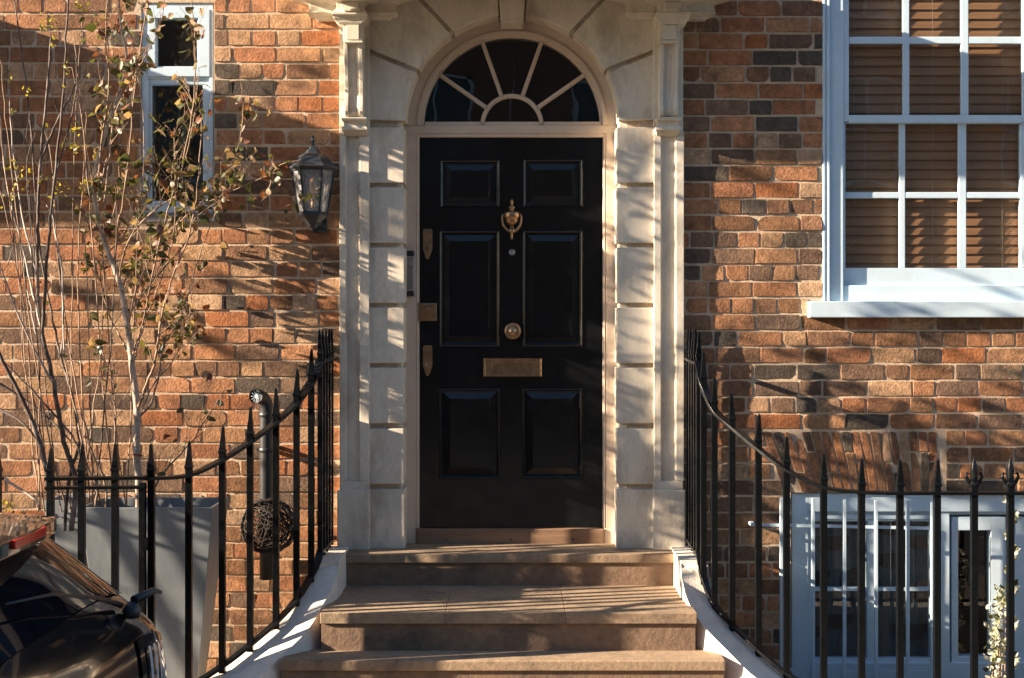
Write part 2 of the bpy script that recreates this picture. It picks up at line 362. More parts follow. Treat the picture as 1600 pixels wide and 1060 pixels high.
# --- doorcase
PP, PQ = .037, .018           # pilaster and block projection
def mirror(x): return 1598-x
def pilaster(sgn):
    f = (lambda x: x) if sgn < 0 else mirror
    def bx(mb, x0, y0, x1, y1, pf, pb, mi=0): a, b = sorted((f(x0), f(x1))); mb.pbox(a, y0, b, y1, pf, pb, mi)
    mb = MB()
    if sgn < 0: st = [(530.5, 540.5), (562, 577)]
    else: st = [(529, 542), (565, 576)]
    z0, z1 = 213, 752
    bx(mb, st[0][0], z0, st[0][1], z1, PP, -.06); bx(mb, st[1][0], z0, st[1][1], z1, PP, -.06)
    bx(mb, 530.5, 30, 577, z0, PP-.0005, -.06); bx(mb, 530.5, z1, 577, 766, PP-.0005, -.06)
    bx(mb, 538, z0, 565, z1, PP-.017, -.055)
    # little bead round the sunk panel
    bx(mb, st[0][1]-.5, z0, st[0][1]+1.6, z1, PP-.008, -.05); bx(mb, st[1][0]-1.6, z0, st[1][0]+.5, z1, PP-.008, -.05)
    p = mb.build('pilaster', M_stone, house, bevel=.003)
    mb = MB(); bx(mb, 526.5, 766, 577.5, 862, PP+.012, -.06); mb.build('plinth', M_stone, p, bevel=.006)
    # scrolled console
    mb = MB(); xa, xb = sorted((f(539), f(567.5)))
    A = W(xa, 0, .1).x; B = W(xb, 0, .1).x
    prof = [(62,.150),(66,.148),(80,.142),(100,.128),(120,.112),(135,.103),(146,.101),(156,.106),(166,.113),(174,.112),(180,.102),(185,.085)]
    prof = [(EYE+(492-y)/S(pp), pp) for y, pp in prof]
    for (u0, u1, inn) in ((0, .2, 0), (.2, .34, .010), (.34, .66, .016), (.66, .8, .010), (.8, 1, 0)):
        pts = [(zz, pp-inn) for zz, pp in prof]; rings = []
        xs0, xs1 = A+(B-A)*u0, A+(B-A)*u1
        for zz, pp in pts: rings.append([(xs0, -pp, zz), (xs1, -pp, zz), (xs1, .0, zz), (xs0, .0, zz)])
        mb.loft(rings)
    c = mb.build('console', M_stone, p, bevel=.002)
    mb = MB(); bx(mb, 536, 34, 566, 66, .160, -.01); bx(mb, 541, 39, 561, 62, .168, .15); bx(mb, 538, 64, 567, 67, .172, .0)
    mb.build('console_block', M_stone, p, bevel=.0025)
    mb = MB(); cx = W(f(553), 0, .1).x
    def Zp(y, pp): return EYE+(492-y)/S(pp)
    rings = []
    for y, hw, pp in ((212,17,.045),(207,18,.062),(203,20,.085),(199,20,.085),(197,17,.078),(192,17,.078),(188,19,.1),(185,20,.105),(183.5,20,.105)):
        h = hw/S(.1); zz = Zp(y, pp); rings.append([(cx-h,-pp,zz),(cx+h,-pp,zz),(cx+h,0,zz),(cx-h,0,zz)])
    mb.loft(rings); mb.build('console_foot', M_stone, p, bevel=.0015)
    # capital / impost
    mb = MB(); cx = W(f(549.5), 0, .1).x; rings = []
    for y, hw, pp in ((31,57,.050),(27,60,.056),(24,66,.078),(22,70,.092),(19.5,71,.098),(18.6,67.5,.086),(5.5,67.5,.086),(4,70,.095),(1,72,.11),(-5,83,.15),(-9,92,.17),(-12,97,.19),(-18,98,.19),(-40,98,.2)):
        h = hw/S(.1); zz = Zp(y, pp); rings.append([(cx-h,-pp,zz),(cx+h,-pp,zz),(cx+h,0,zz),(cx-h,0,zz)])
    mb.loft(rings); rings = []
    for y, hw, pp in ((38,17,.166),(35,19,.170),(32,24,.172),(28,25.5,.178),(25,26.5,.18),(22.5,27,.19),(19,27,.19),(17,25,.18),(13,21,.174),(4,21,.174),(0,26,.2),(-6,38,.23),(-12,46,.25),(-30,50,.25)):
        h = hw/S(.16); zz = Zp(y, pp); rings.append([(cx-h,-pp,zz),(cx+h,-pp,zz),(cx+h,0,zz),(cx-h,0,zz)])
    mb.loft(rings)
    mb.build('capital', M_stone, p, bevel=.0018)
    # small raised tablet on the capital
    mb = MB(); bx(mb, 534, 3, 560, 14, .186, .17); bx(mb, 537, 13, 563, 17.5, .195, .17); mb.build('capital_tablet', M_stone, p, bevel=.002)
    return p
pilaster(-1); pilaster(1)
# rusticated jambs
ys = [(199,286),(293,380),(387,474),(481,568),(575,662),(670,757),(765,863)]
for sgn in (-1, 1):
    mb = MB()
    for i, (a, b) in enumerate(ys):
        if sgn < 0: x0, x1 = 574, 632
        else: x0, x1 = 963.5-.0, 1026
        off = random.uniform(-.6, .6)
        mb.pbox(x0+(off if sgn > 0 else 0), a, x1+(off if sgn < 0 else 0), b, PQ, -.165)
    if sgn < 0: mb.pbox(574, 190, 628, 863, PQ-.026, -.16)
    else: mb.pbox(967, 190, 1026, 863, PQ-.026, -.16)
    mb.build('rusticated_jamb', M_stone, house, bevel=.0055, seg=3)
# arch voussoirs
s0 = S(PQ); zc = EYE+(492-189)/s0; RA = .517
def pz(px, py): return ((px-798.5)/s0, EYE+(492-py)/s0)
def arc(a0, a1, n=14, r=RA): return [(r*math.cos(R(a0+(a1-a0)*i/n)), zc+r*math.sin(R(a0+(a1-a0)*i/n))) for i in range(n+1)]
gap = 1.15
mb = MB(); vo = []
j1 = math.degrees(math.atan2(189-110, 798.5-650)); j2 = math.degrees(math.atan2(189-52, 798.5-706))
LV = [arc(180, 180-j1+gap) + [pz(574, 80+3.6), pz(574, 187)],
      arc(180-j1-gap, 180-j2+gap) + [pz(619-3.5, -40), pz(574, -40), pz(574, 80-4)],
      arc(180-j2-gap, 97.2) + [pz(775, -40), pz(619+4, -40)]]
for pl in LV:
    mb.poly(pl, -PQ, .165); mb.poly([(-x, z) for x, z in pl], -PQ, .165)
rb = RA+.016
back = arc(180, 0, 40, rb) + [(pz(1023,0)[0], zc-.005), (pz(1023,0)[0], pz(0,-38)[1]), (pz(574,0)[0], pz(0,-38)[1]), (pz(574,0)[0], zc-.005)]
mb.poly(back, -PQ+.026, .16)
arch = mb.build('arch_surround', M_stone, house, bevel=.005, seg=3)
mb = MB(); mb.poly([pz(781.5, 38), pz(816, 38), pz(822, -40), pz(775.5, -40)], -.058, .1)
mb.build('keystone', M_stone, arch, bevel=.003)
# hood over the doorcase: slab with a dropped fascia round its edge
def hood(cx, zb, zt, p, hw, parent, p0=.26):
    mb = MB()
    mb.box(cx-hw, cx+hw, -p, .0, zb+.105, zt-.02); mb.box(cx-hw-.02, cx+hw+.02, -p-.02, .0, zt-.02, zt)
    mb.box(cx-hw, cx+hw, -p, -p+.05, zb, zb+.1048)
    for sg in (-1, 1): mb.box(cx+sg*hw-(.05 if sg > 0 else 0), cx+sg*hw+(.05 if sg < 0 else 0), -p+.05, -p0, zb, zb+.1048)
    return mb.build('hood', M_stone, parent, bevel=.004)
hood(0, EYE+1.49, EYE+1.66, .474, 1.08, house)

# --- door frame, fanlight, door
PF = -.125
mb = MB()
mb.pbox(627, 196, 650, 826, PF, -.2); mb.pbox(947, 196, 972, 826, PF, -.2)
mb.pbox(626, 196, 973, 208.5, PF+.004, -.2)
mb.pbox(650, 208.5, 655, 826, PF-.006, -.2); mb.pbox(942, 208.5, 947.5, 826, PF-.006, -.2); mb.pbox(650, 208.5, 947, 214.5, PF-.004, -.2)
for x in (651, 944.5): mb.pbox(x-.6, 209, x+1.2, 826, PF-.0, -.19)
mb.pbox(629, 826, 650, 851, PF+.004, -.2); mb.pbox(944, 826, 971, 851, PF+.004, -.2)
frame = mb.build('door_frame', M_frame, house, bevel=.003)
mb = MB(); mb.pbox(650, 827, 944, 850, PF+.012, -.22); mb.build('threshold', M_wood, frame, bevel=.004)
mb = MB()
for x in (697, 799, 895): mb = MB(); mb.lathe(W(x, 843, PF+.012), [(.0045,.0),(.0045,.0015),(0.001,.002)], 10, 'y'); mb.build('screw', M_dark, frame)
# fanlight
sF = S(PF); zf = EYE+(492-193)/sF; u = 1/sF
def ring(mb, r0, r1, yf, yb, c=(0, 0), n=48, a0=0, a1=180):
    o = [(c[0]+r1*math.cos(R(a0+(a1-a0)*i/n)), c[1]+r1*math.sin(R(a0+(a1-a0)*i/n))) for i in range(n+1)]
    q = [(c[0]+r0*math.cos(R(a0+(a1-a0)*i/n)), c[1]+r0*math.sin(R(a0+(a1-a0)*i/n))) for i in range(n+1)]
    for i in range(n):
        pts = [o[i], o[i+1], q[i+1], q[i]]
        vs = [(x, yf, z) for x, z in pts]+[(x, yb, z) for x, z in pts]
        mb.add(vs, [(0,1,2,3),(4,7,6,5),(0,4,5,1),(2,6,7,3)]+([(3,7,4,0)] if i == 0 else [])+([(1,5,6,2)] if i == n-1 else []))
mb = MB(); C = (0, zf-3*u)
ring(mb, 146*u, 172*u, -PF, .2, C); ring(mb, 141.5*u, 148*u, -PF-.012, .19, C); ring(mb, 137.5*u, 142.5*u, -PF+.004, .19, C)
fan = mb.build('fanlight', M_frame, house, bevel=.0025)
mb = MB(); mb.pbox(664, 190.5, 938, 196.5, PF-.004, -.17)
ring(mb, 43*u, 49.5*u, -PF+.004, .16, C, 30)
ring(mb, 45*u, 47.5*u, -PF-.002, .15, C, 30)
for a in (35, 70.5, 109.5, 145):
    d = Vector((math.cos(R(a)), math.sin(R(a)))); nrm = Vector((-d.y, d.x))
    for hw, y0 in ((3.1, -PF+.004), (1.2, -PF-.002)):
        p0 = d*46*u; p1 = d*140*u
        mb.poly([tuple(Vector(C)+p0+nrm*hw*u), tuple(Vector(C)+p1+nrm*hw*u), tuple(Vector(C)+p1-nrm*hw*u), tuple(Vector(C)+p0-nrm*hw*u)], y0, .158)
mb.build('glazing_bar', M_frame, fan, bevel=.001)
mb = MB(); pts = [(C[0]+143*u*math.cos(R(180*i/40)), C[1]+143*u*math.sin(R(180*i/40))) for i in range(41)]
mb.add([(x, .152, z) for x, z in pts], [tuple(range(41))]); mb.build('pane', M_glassd, fan, weld=False)
# door leaf
PD = -.150; yd = -PD
d0 = W(654, 827, PD); d1 = W(943, 213.5, PD)
pans = [(688,781,250,325),(817.5,911,249,324),(686.5,781,360.5,542),(816.5,911,360.5,542),(686,782,607,748.5),(815.5,910,607,748)]
ph = [rect(a, c, b, d, PD) for a, b, c, d in pans]
mb = MB(); sheet(mb, d0.x, d1.x, d0.z, d1.z, ph, yd, .004)
mb.add([(d0.x,yd,d0.z),(d0.x,yd,d1.z),(d0.x,yd+.045,d1.z),(d0.x,yd+.045,d0.z),(d1.x,yd,d0.z),(d1.x,yd,d1.z),(d1.x,yd+.045,d1.z),(d1.x,yd+.045,d0.z)], [(0,1,2,3),(4,5,6,7),(0,3,7,4),(2,1,5,6),(3,2,6,7)])
door = mb.build('front_door', M_door, house, weld=False, label='glossy black six panel door')
mb = MB()
for (a, b, c, d) in ph:
    k = 1/S(PD); rings = []
    for ins, dy in ((0,0),(.8,-.0035),(2,-.005),(3.4,-.002),(4.4,.004),(5,.0125),(6,.0135),(16.5,.0035),(17.2,.0015)):
        i = ins*k; rings.append([(a+i,yd+dy,c+i),(b-i,yd+dy,c+i),(b-i,yd+dy,d-i),(a+i,yd+dy,d-i)])
    nn = len(rings)
    for r0, r1 in zip(rings, rings[1:]):
        mb.add(r0+r1, [(j, (j+1) % 4, 4+(j+1) % 4, 4+j) for j in range(4)])
    mb.add(rings[-1], [(0,1,2,3)])
mb.build('door_panel', M_door, door)
# knocker
mb = MB(); c = W(799.7, 344, PD+.012); k = 1/S(PD+.012)
prof = [(0,33),(1.5,31.5),(2.6,28),(1.8,25),(1.6,22.5),(4,21),(5.2,19),(3,17.5),(2.6,15),(4,13.8),(9,13),(12.5,11.5),(13,9),(13.2,4.5),(12.2,2.5),(11,1.5),(10.6,-1),(9.5,-4.5),(7,-8),(4,-10),(3,-12),(4,-13)]
mb.lathe(c, [(r*k, h*k) for r, h in prof][::-1], 24)
kn = mb.build('door_knocker', M_brass, door)
mb = MB(); pts = [(-13.5,9),(-14.8,5),(-14.8,-1),(-13.6,-7),(-10.5,-12.5),(-6,-16.5),(0,-18.5),(6,-16.5),(10.5,-12.5),(13.6,-7),(14.8,-1),(14.8,5),(13.5,9)]
mb.tube([c+Vector((x*k, -.018, z*k)) for x, z in pts], [1.5*k,1.5*k,1.6*k,1.8*k,2.2*k,2.8*k,3.6*k,2.8*k,2.2*k,1.8*k,1.6*k,1.5*k,1.5*k], 8)
mb.lathe(c+Vector((0,-.018,0)), [(0,-31*k),(1.3*k,-30.5*k),(2.4*k,-27*k),(1.7*k,-24*k),(2.2*k,-21*k),(4.6*k,-18.5*k),(5*k,-16*k),(3*k,-14*k),(0,-13.6*k)], 14)
mb.build('knocker_ring', M_brass, kn)
mb = MB(); c = W(800, 394.5, PD); k = 1/S(PD); mb.lathe(c, [(5*k,0),(5*k,.004),(3.8*k,.006),(2.8*k,.004),(2.6*k,.003),(0.1*k,.0035)], 18, 'y'); mb.build('peephole', M_steel, door)
mb = MB(); c = W(801, 517.5, PD)
mb.lathe(c, [(13.4*k,0),(13.4*k,.005),(12.5*k,.007),(6*k,.010),(4.5*k,.030),(8.5*k,.036),(12.5*k,.045),(13*k,.053),(11.5*k,.060),(9*k,.062),(8*k,.060),(5.5*k,.062),(4*k,.066),(2*k,.070),(.1*k,.071)], 28, 'y'); mb.build('door_knob', M_brass, door)
mb = MB(); a = W(755.5, 588.5, PD); b = W(846.5, 560, PD)
def rr(x0,x1,z0,z1,y): return [(x0,y,z0),(x1,y,z0),(x1,y,z1),(x0,y,z1)]
rings = []
for ins, y in ((0,0),(0,-.006),(1.2,-.009),(2,-.009),(3,-.007),(10,-.006),(10.3,-.006),(10.6,-.0012),(12.5,-.0012),(13.2,-.002)):
    i = ins*k; j = min(ins, 8+(ins-10)*.7 if ins > 10 else ins)*k
    rings.append(rr(a.x+i, b.x-i, a.z+j*.8, b.z-j*.8, yd+y))
for r0, r1 in zip(rings, rings[1:]): mb.add(r0+r1, [(q, (q+1)%4, 4+(q+1)%4, 4+q) for q in range(4)])
mb.add(rings[-1], [(0,1,2,3)]); mb.build('letter_plate', M_brass, door)
for cy in (382, 564):
    mb = MB(); x0, x1 = 661, 675.5; y0 = cy-24; y1 = cy+24
    pts = [(x0+2,y0),(x1-2,y0),(x1,y0+2.5),(x1,cy+8),(x1-2,cy+14),(x1-4.6,y1-2),(x1-7.3,y1),(x0+4.6,y1-2),(x0+2,cy+14),(x0,cy+8),(x0,y0+2.5)]
    mb.poly([(W(x,y,PD).x, W(x,y,PD).z) for x, y in pts], yd-.006, yd+.001)
    lk = mb.build('lock_cover', M_brass, door, bevel=.0015)
    mb = MB(); c = W(668.2, cy+6, PD+.006); mb.lathe(c, [(4.6*k,0),(4.6*k,.004),(3*k,.0035),(2.8*k,.001),(.2*k,.001)], 16, 'y')
    mb.box(c.x-.0022, c.x+.0022, c.y-.009, c.y, c.z-.004, c.z+.010) if cy < 400 else None
    mb.build('keyhole', M_brass, lk); mb = MB(); c2 = W(668, cy-11, PD+.006); mb.tube([c2+Vector((-.016,-.001,.004)), c2+Vector((-.006,-.004,0)), c2+Vector((.006,-.004,0)), c2+Vector((.016,-.001,.004))], .0018, 6)
    mb.build('finger_pull', M_brass, lk)
mb = MB(); mb.pbox(657.5, 474, 682.5, 501.5, PD+.009, PD-.002); lk = mb.build('rim_lock', M_brass, door, bevel=.004)
mb = MB(); pts = [(662,479),(667,477),(671,476.5),(675,477),(680,479),(679,488),(675,494),(671,497),(667,494),(663,488)]
mb.poly([(W(x,y,PD+.009).x, W(x,y,PD+.009).z) for x, y in pts], yd-.0125, yd-.008); mb.lathe(W(671,486,PD+.0125), [(5*k,0),(5*k,.004),(2.5*k,.005),(.2*k,.003)], 16, 'y')
mb.build('keyhole', M_brass, lk, bevel=.001)
mb = MB(); mb.pbox(653.5, 473, 657.2, 503, PF+.001, PF-.02); mb.build('strike_plate', M_brass, frame, bevel=.001)
# keypad on the jamb
ent = thing('entry_keypad', W(640, 462, PF), 'slim steel keypad with black ends on the left door jamb', 'keypad')
mb = MB(); mb.pbox(634.5, 400.5, 645.5, 455, PF+.026, PF); mb.build('case', M_steel, ent, bevel=.003)
mb = MB(); mb.pbox(633.8, 392, 646.6, 400, PF+.024, PF); mb.build('end_cap', M_plastic, ent, bevel=.003); mb = MB(); mb.pbox(633.8, 455.4, 646.6, 463, PF+.024, PF); mb.build('end_cap', M_plastic, ent, bevel=.003)
mb = MB(); mb.lathe(W(640, 413, PF+.026), [(.0075,0),(.0075,.002),(.005,.003),(.0005,.002)], 14, 'y'); mb.build('button', M_steel, ent)
# hall behind the door
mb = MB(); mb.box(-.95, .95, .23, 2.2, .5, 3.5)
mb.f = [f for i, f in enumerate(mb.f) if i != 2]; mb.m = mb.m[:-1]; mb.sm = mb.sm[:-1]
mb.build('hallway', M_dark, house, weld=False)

# --- windows
def bars(mb, lst, p, depth):
    for x0, y0, x1, y1 in lst: mb.pbox(x0, y0, x1, y1, p, p-depth)
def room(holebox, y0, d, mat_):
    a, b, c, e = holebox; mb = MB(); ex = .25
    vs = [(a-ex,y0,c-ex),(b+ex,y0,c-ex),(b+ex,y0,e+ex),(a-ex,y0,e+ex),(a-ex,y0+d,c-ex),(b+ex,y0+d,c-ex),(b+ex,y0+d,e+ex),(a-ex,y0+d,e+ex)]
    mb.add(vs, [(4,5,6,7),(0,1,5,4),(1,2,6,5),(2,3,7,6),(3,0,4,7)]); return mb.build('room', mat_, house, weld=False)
# narrow window (left)
P1 = -.012
mb = MB()
bars(mb, [(220.5,5,333,16),(220.5,321,333,334),(220.5,16,231,321),(327.5,16,333,321)], P1, .08)
bars(mb, [(231,15,327.8,28),(231,106,327.8,120),(231,28,243,106),(310,28,327.8,106)], P1+.004, .06)
bars(mb, [(231,123,327.8,133),(231,315,327.8,322),(231,133,237.5,315),(317,133,327.8,315)], P1-.012, .05)
bars(mb, [(222,119.6,331,123.5)], P1-.004, .05)
wn = mb.build('window', M_upvc, house, bevel=.0035, seg=3, label='narrow white two pane window')
mb = MB(); bars(mb, [(243,28,245,106),(308,28,310,106),(245,28,308,30),(245,104,308,106)], P1-.004, .02); mb.build('glazing_bead', M_upvc, wn, bevel=.001)
for r in ((242,27,311,107),(236,132,318,316)):
    mb = MB(); a = W(r[0], r[3], P1-.02); b = W(r[2], r[1], P1-.02); mb.add([(a.x,a.y,a.z),(b.x,a.y,a.z),(b.x,a.y,b.z),(a.x,a.y,b.z)], [(0,1,2,3)]); mb.build('pane', M_glassd, wn, weld=False)
mb = MB(); mb.pbox(216, 332.5, 337, 347.5, .012, -.2); mb.build('sill', M_slate, wn, bevel=.004)
room(H_nar, .29, .5, M_curtain)  # grey-blue room colour stands in for the sky reflected in the panes
# big sash window (right)
P2 = -.004
mb = MB()
bars(mb, [(1285.5,-330,1290,474),(1293,-330,1297,474)], P2+.006, .1); bars(mb, [(1290,-330,1293,474)], P2+.001, .1); bars(mb, [(1297,-330,1318,474)], P2-.006, .1)
bars(mb, [(1651,-330,1662,474)], P2+.006, .1); bars(mb, [(1630,-330,1651,474)], P2-.006, .1)
bars(mb, [(1297,446,1651,474)], P2-.012, .1); bars(mb, [(1300,-330,1651,-300)], P2-.006, .1)
ws = mb.build('window', M_upvc, house, bevel=.003, seg=3, label='large white sash window with closed wooden slat blind')
PU, PL_ = -.016, -.036      # upper sash in front, lower sash behind
mb = MB(); cU = [1318,1326.5,1410.5,1420.5,1501,1514,1597,1606,1630]
bars(mb, [(1316,-300,1326.5,190),(1598,-300,1632,190),(1326.5,180,1598,192),(1326.5,-300,1598,-280)], PU, .019)
bars(mb, [(1411,-280,1421,180),(1502,-280,1513.5,180)], PU-.006, .022); bars(mb, [(1326.5,57.5,1598,68.5),(1326.5,-60,1598,-50),(1326.5,-175,1598,-165)], PU-.007, .020)
us = mb.build('upper_sash', M_upvc, ws, bevel=.003, seg=2)
mb = MB()
bars(mb, [(1313,186,1321,419),(1595,186,1632,419),(1321,186,1595,193),(1313,419,1632,448)], PL_, .035)
bars(mb, [(1405.5,193,1414.5,419),(1498,193,1510,419)], PL_-.005, .022); bars(mb, [(1321,300.5,1595,310)], PL_-.006, .020)
mb.build('lower_sash', M_upvc, ws, bevel=.003, seg=2)
mb = MB(); a = W(1316,190,PU-.015); b = W(1632,-300,PU-.015); mb.add([(a.x,a.y,a.z),(b.x,a.y,a.z),(b.x,a.y,b.z),(a.x,a.y,b.z)], [(0,1,2,3)])
a = W(1313,447,PL_-.017); b = W(1632,190,PL_-.017); mb.add([(a.x,a.y,a.z),(b.x,a.y,a.z),(b.x,a.y,b.z),(a.x,a.y,b.z)], [(0,1,2,3)])
mb.build('pane', M_glass, ws, weld=False)
mb = MB(); mb.pbox(1265, 471, 1690, 496.5, .051, -.1)
a = W(1290, 474, 0)
mb.build('sill', M_upvc, ws, bevel=.004)
mb = MB(); y = .090; z = W(0,448,-.1).z; xa, xb = W(1310,0,-.1).x, W(1640,0,-.1).x; hstep = .0465
while z < W(0,-320,-.1).z:
    t = .0025; dy, dz = .006, .0245; sag = random.uniform(-.0006,.0006)
    mb.add([(xa,y-dy,z-dz),(xb,y-dy,z-dz+sag),(xb,y-.002,z),(xb,y+dy,z+dz+sag),(xa,y+dy,z+dz),(xa,y-.002,z),
            (xa,y-dy+t,z-dz),(xb,y-dy+t,z-dz+sag),(xb,y-.002+t,z),(xb,y+dy+t,z+dz+sag),(xa,y+dy+t,z+dz),(xa,y-.002+t,z)],
           [(0,1,2,5),(5,2,3,4),(6,7,8,11),(11,8,9,10),(0,1,7,6),(4,3,9,10)]); z += hstep
bl = mb.build('blind', M_blind, ws)
mb = MB()
for xpx in (1330, 1452, 1560): a = W(xpx, 440, -.13); mb.tube([(a.x, .078, a.z), (a.x, .078, 4.4)], .0012, 4)
mb.build('blind_cord', M_palestem, bl)
room(H_sash, .29, 2.0, M_dark)
# basement window
P3 = -.03
mb = MB()
bars(mb, [(1237,771,1241,1190),(1241,771,1262,1190),(1262,771,1760,800)], P3+.01, .1)
bars(mb, [(1262,800,1268,1190),(1268,800,1760,804),(1268,804,1462,812)], P3-.004, .08)
bars(mb, [(1462,800,1484,1036),(1268,1036,1760,1190)], P3+.002, .08)
wb = mb.build('window', M_upvc, house, bevel=.003, label='white basement window behind the railings')
mb = MB()
bars(mb, [(1266,812,1269.5,1036),(1455,812,1462,1036),(1269.5,812,1355,815),(1269.5,1029,1355,1036),(1372,812,1455,815),(1372,1029,1455,1036)], P3-.012, .05); bars(mb, [(1355,812,1372,1036)], P3-.012, .05); bars(mb, [(1268,918.5,1456,924)], P3-.018, .03)
mb.build('casement', M_upvc, wb, bevel=.002)
mb = MB(); bars(mb, [(1487,808,1497,1036),(1549,808,1571,1036),(1497,808,1549,829),(1497,1026,1549,1036)], P3-.008, .06); bars(mb, [(1571,808,1760,1036)], P3-.02, .04)
mb.build('casement', M_upvc, wb, bevel=.002)
mb = MB(); a = W(1266,1040,P3-.03); b = W(1552,808,P3-.03); mb.add([(a.x,a.y,a.z),(b.x,a.y,a.z),(b.x,a.y,b.z),(a.x,a.y,b.z)], [(0,1,2,3)]); mb.build('pane', M_glass, wb, weld=False)
mb = MB(); a = W(1262,1050,-.12); b = W(1475,800,-.12)
cols = 60
for i in range(cols):
    x0 = a.x+(b.x-a.x)*i/cols; x1 = a.x+(b.x-a.x)*(i+1)/cols; y0 = .13+.004*math.sin(i*.9); y1 = .13+.004*math.sin((i+1)*.9)
    mb.add([(x0,y0,a.z),(x1,y1,a.z),(x1,y1,b.z),(x0,y0,b.z)], [(0,1,2,3)], 0, True)
rb_ = mb.build('roller_blind', M_curtain, wb, label='grey blind printed with dark seed heads')
mb = MB()
for (x, y, r, up) in ((1303,838,25,0),(1392,815,25,0),(1437,838,24,0),(1278,893,20,0),(1390,865,27,0),(1342,914,30,1),(1437,912,20,0),(1310,960,26,0),(1420,975,30,0),(1275,978,20,0),(1440,930,14,0)):
    c = W(x, y, -.118); rr_ = r/S(-.118); n = 18
    pts = [(rr_*math.cos(R(180*i/n)), -rr_*.9*math.sin(R(180*i/n))*(-1 if up else 1)) for i in range(n+1)]
    mb.add([(c.x+q[0], .1205, c.z+q[1]) for q in pts], [tuple(range(n+1))]); mb.box(c.x-.0015, c.x+.0015, .1205, .122, c.z-.26, c.z)
mb.build('printed_motif', M_motif, rb_, weld=False)
room(H_base, .29, 1.5, M_dark)

# ---------------------------------------------------------------- white security grille
gr = thing('window_grille', W(1340, 1060, .08), 'white painted iron security grille fixed over the basement window', 'window grille')
PG = .08
for x in (1221.5, 1271, 1320, 1369.5, 1419, 1457):
    mb = MB(); w_ = 2.6; mb.pbox(x-w_, 778+(x-1221)*.03, x+w_, 1190, PG, PG-.014); mb.build('bar', M_upvc, gr, bevel=.002)
for yy in (820, 1045):
    mb = MB()
    a = W(1173, yy, PG-.014); b = W(1462, yy+6, PG-.014); h = .0075
    mb.add([(a.x,a.y+dy,a.z+dz) for dy in (0,.006) for dz in (-h,h)]+[(b.x,b.y+dy,b.z+dz) for dy in (0,.006) for dz in (-h,h)], [(0,1,3,2),(4,6,7,5),(0,4,5,1),(2,3,7,6),(0,2,6,4),(1,5,7,3)])
    mb.box(a.x, a.x+.02, a.y, .02, a.z-h, a.z+h)
    mb.build('cross_rail', M_upvc, gr, bevel=.001)

# ---------------------------------------------------------------- steps
st = thing('stone_steps', (0, -.2, 0), 'worn tan stone steps leading up to the black front door', 'steps')
def slab(name, x0, x1, p, ztop, zbot, pback, nose=.035, parent=st, joints=()):
    mb = MB(); xs = [x0]+list(joints)+[x1]
    for a, b in zip(xs, xs[1:]):
        mb.box(a+.0003, b-.0003, -p, -pback, ztop-.046, ztop)
    s_ = mb.build(name, M_step, parent, bevel=(.0028 if joints else .007), seg=3)
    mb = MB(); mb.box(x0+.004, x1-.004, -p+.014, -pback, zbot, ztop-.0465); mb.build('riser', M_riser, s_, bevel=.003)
Z1, Z2, Z3, Z4 = .663, .510, .345, .180
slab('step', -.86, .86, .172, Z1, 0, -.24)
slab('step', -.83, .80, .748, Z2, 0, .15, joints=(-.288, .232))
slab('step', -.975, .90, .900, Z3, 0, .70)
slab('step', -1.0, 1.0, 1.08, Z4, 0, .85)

# ---------------------------------------------------------------- string walls beside the steps
LEFT = [(-.876,.0,1.5875),(-.877,.42,1.5875),(-.885,.455,1.545),(-.905,.50,1.497),(-.955,.60,1.411),(-1.03,.69,1.331),(-1.125,.78,1.255),(-1.225,.87,1.187),(-1.34,.98,1.135),(-1.465,1.09,1.135),(-1.60,1.155,1.140),(-3.2,1.17,1.140)]
RIGHT = [(.856,.0,1.5875),(.857,.415,1.575),(.868,.465,1.480),(.909,.52,1.372),(.972,.62,1.305),(1.07,.72,1.219),(1.175,.80,1.137),(1.32,.86,1.070),(1.47,.90,1.054),(1.626,.92,1.053),(1.78,.925,1.053),(4.2,.93,1.053)]
GAPH = .872
def catmull(P, n=8):
    P = [Vector(p) for p in P]; out = []
    for i in range(len(P)-1):
        a = P[max(i-1,0)]; b = P[i]; c = P[i+1]; d = P[min(i+2,len(P)-1)]
        for k in range(n):
            t = k/n; out.append(.5*((2*b)+(c-a)*t+(2*a-5*b+4*c-d)*t*t+(3*b-a-3*c+d)*t**3))
    return out+[P[-1]]
def strwall(path, sg, inner, label):
    mb = MB(); cols = []
    outer = [(path[0][0], .0, .675)] + [(x-sg*(-.045) if False else x+sg*.04, p-.0, z-GAPH-.05) for x, p, z in path[1:]]
    # build per sample: outer bottom, outer top, inner top, inner bottom
    o_ = []
    for (x, p, z), (ix, ip, iz), (bx_, bp) in zip(path, inner[0], inner[1]):
        zo = min(.675, z-GAPH-.035)
        o_.append((x+sg*.035, p-.03*(p > .6), zo, ix, ip, iz, bx_, bp))
    for q in range(8): pass
    rows = [[Vector((a[0], -a[1], 0)) for a in o_]]
    def ser(f): return catmull([f(a) for a in o_], 6)
    A = ser(lambda a: (a[0], -a[1], -.3)); B = ser(lambda a: (a[0], -a[1], a[2])); C_ = ser(lambda a: (a[3], -a[4], a[5])); E = ser(lambda a: (a[6], -a[7], -.3))
    rings = list(zip(A, B, C_, E)); mb.loft([list(r) for r in rings], True, True, 0, False)
    return single(mb, 'string_wall', M_render, label, 'low wall', 'white walls beside the steps', bevel=.006, seg=2, angle=35)
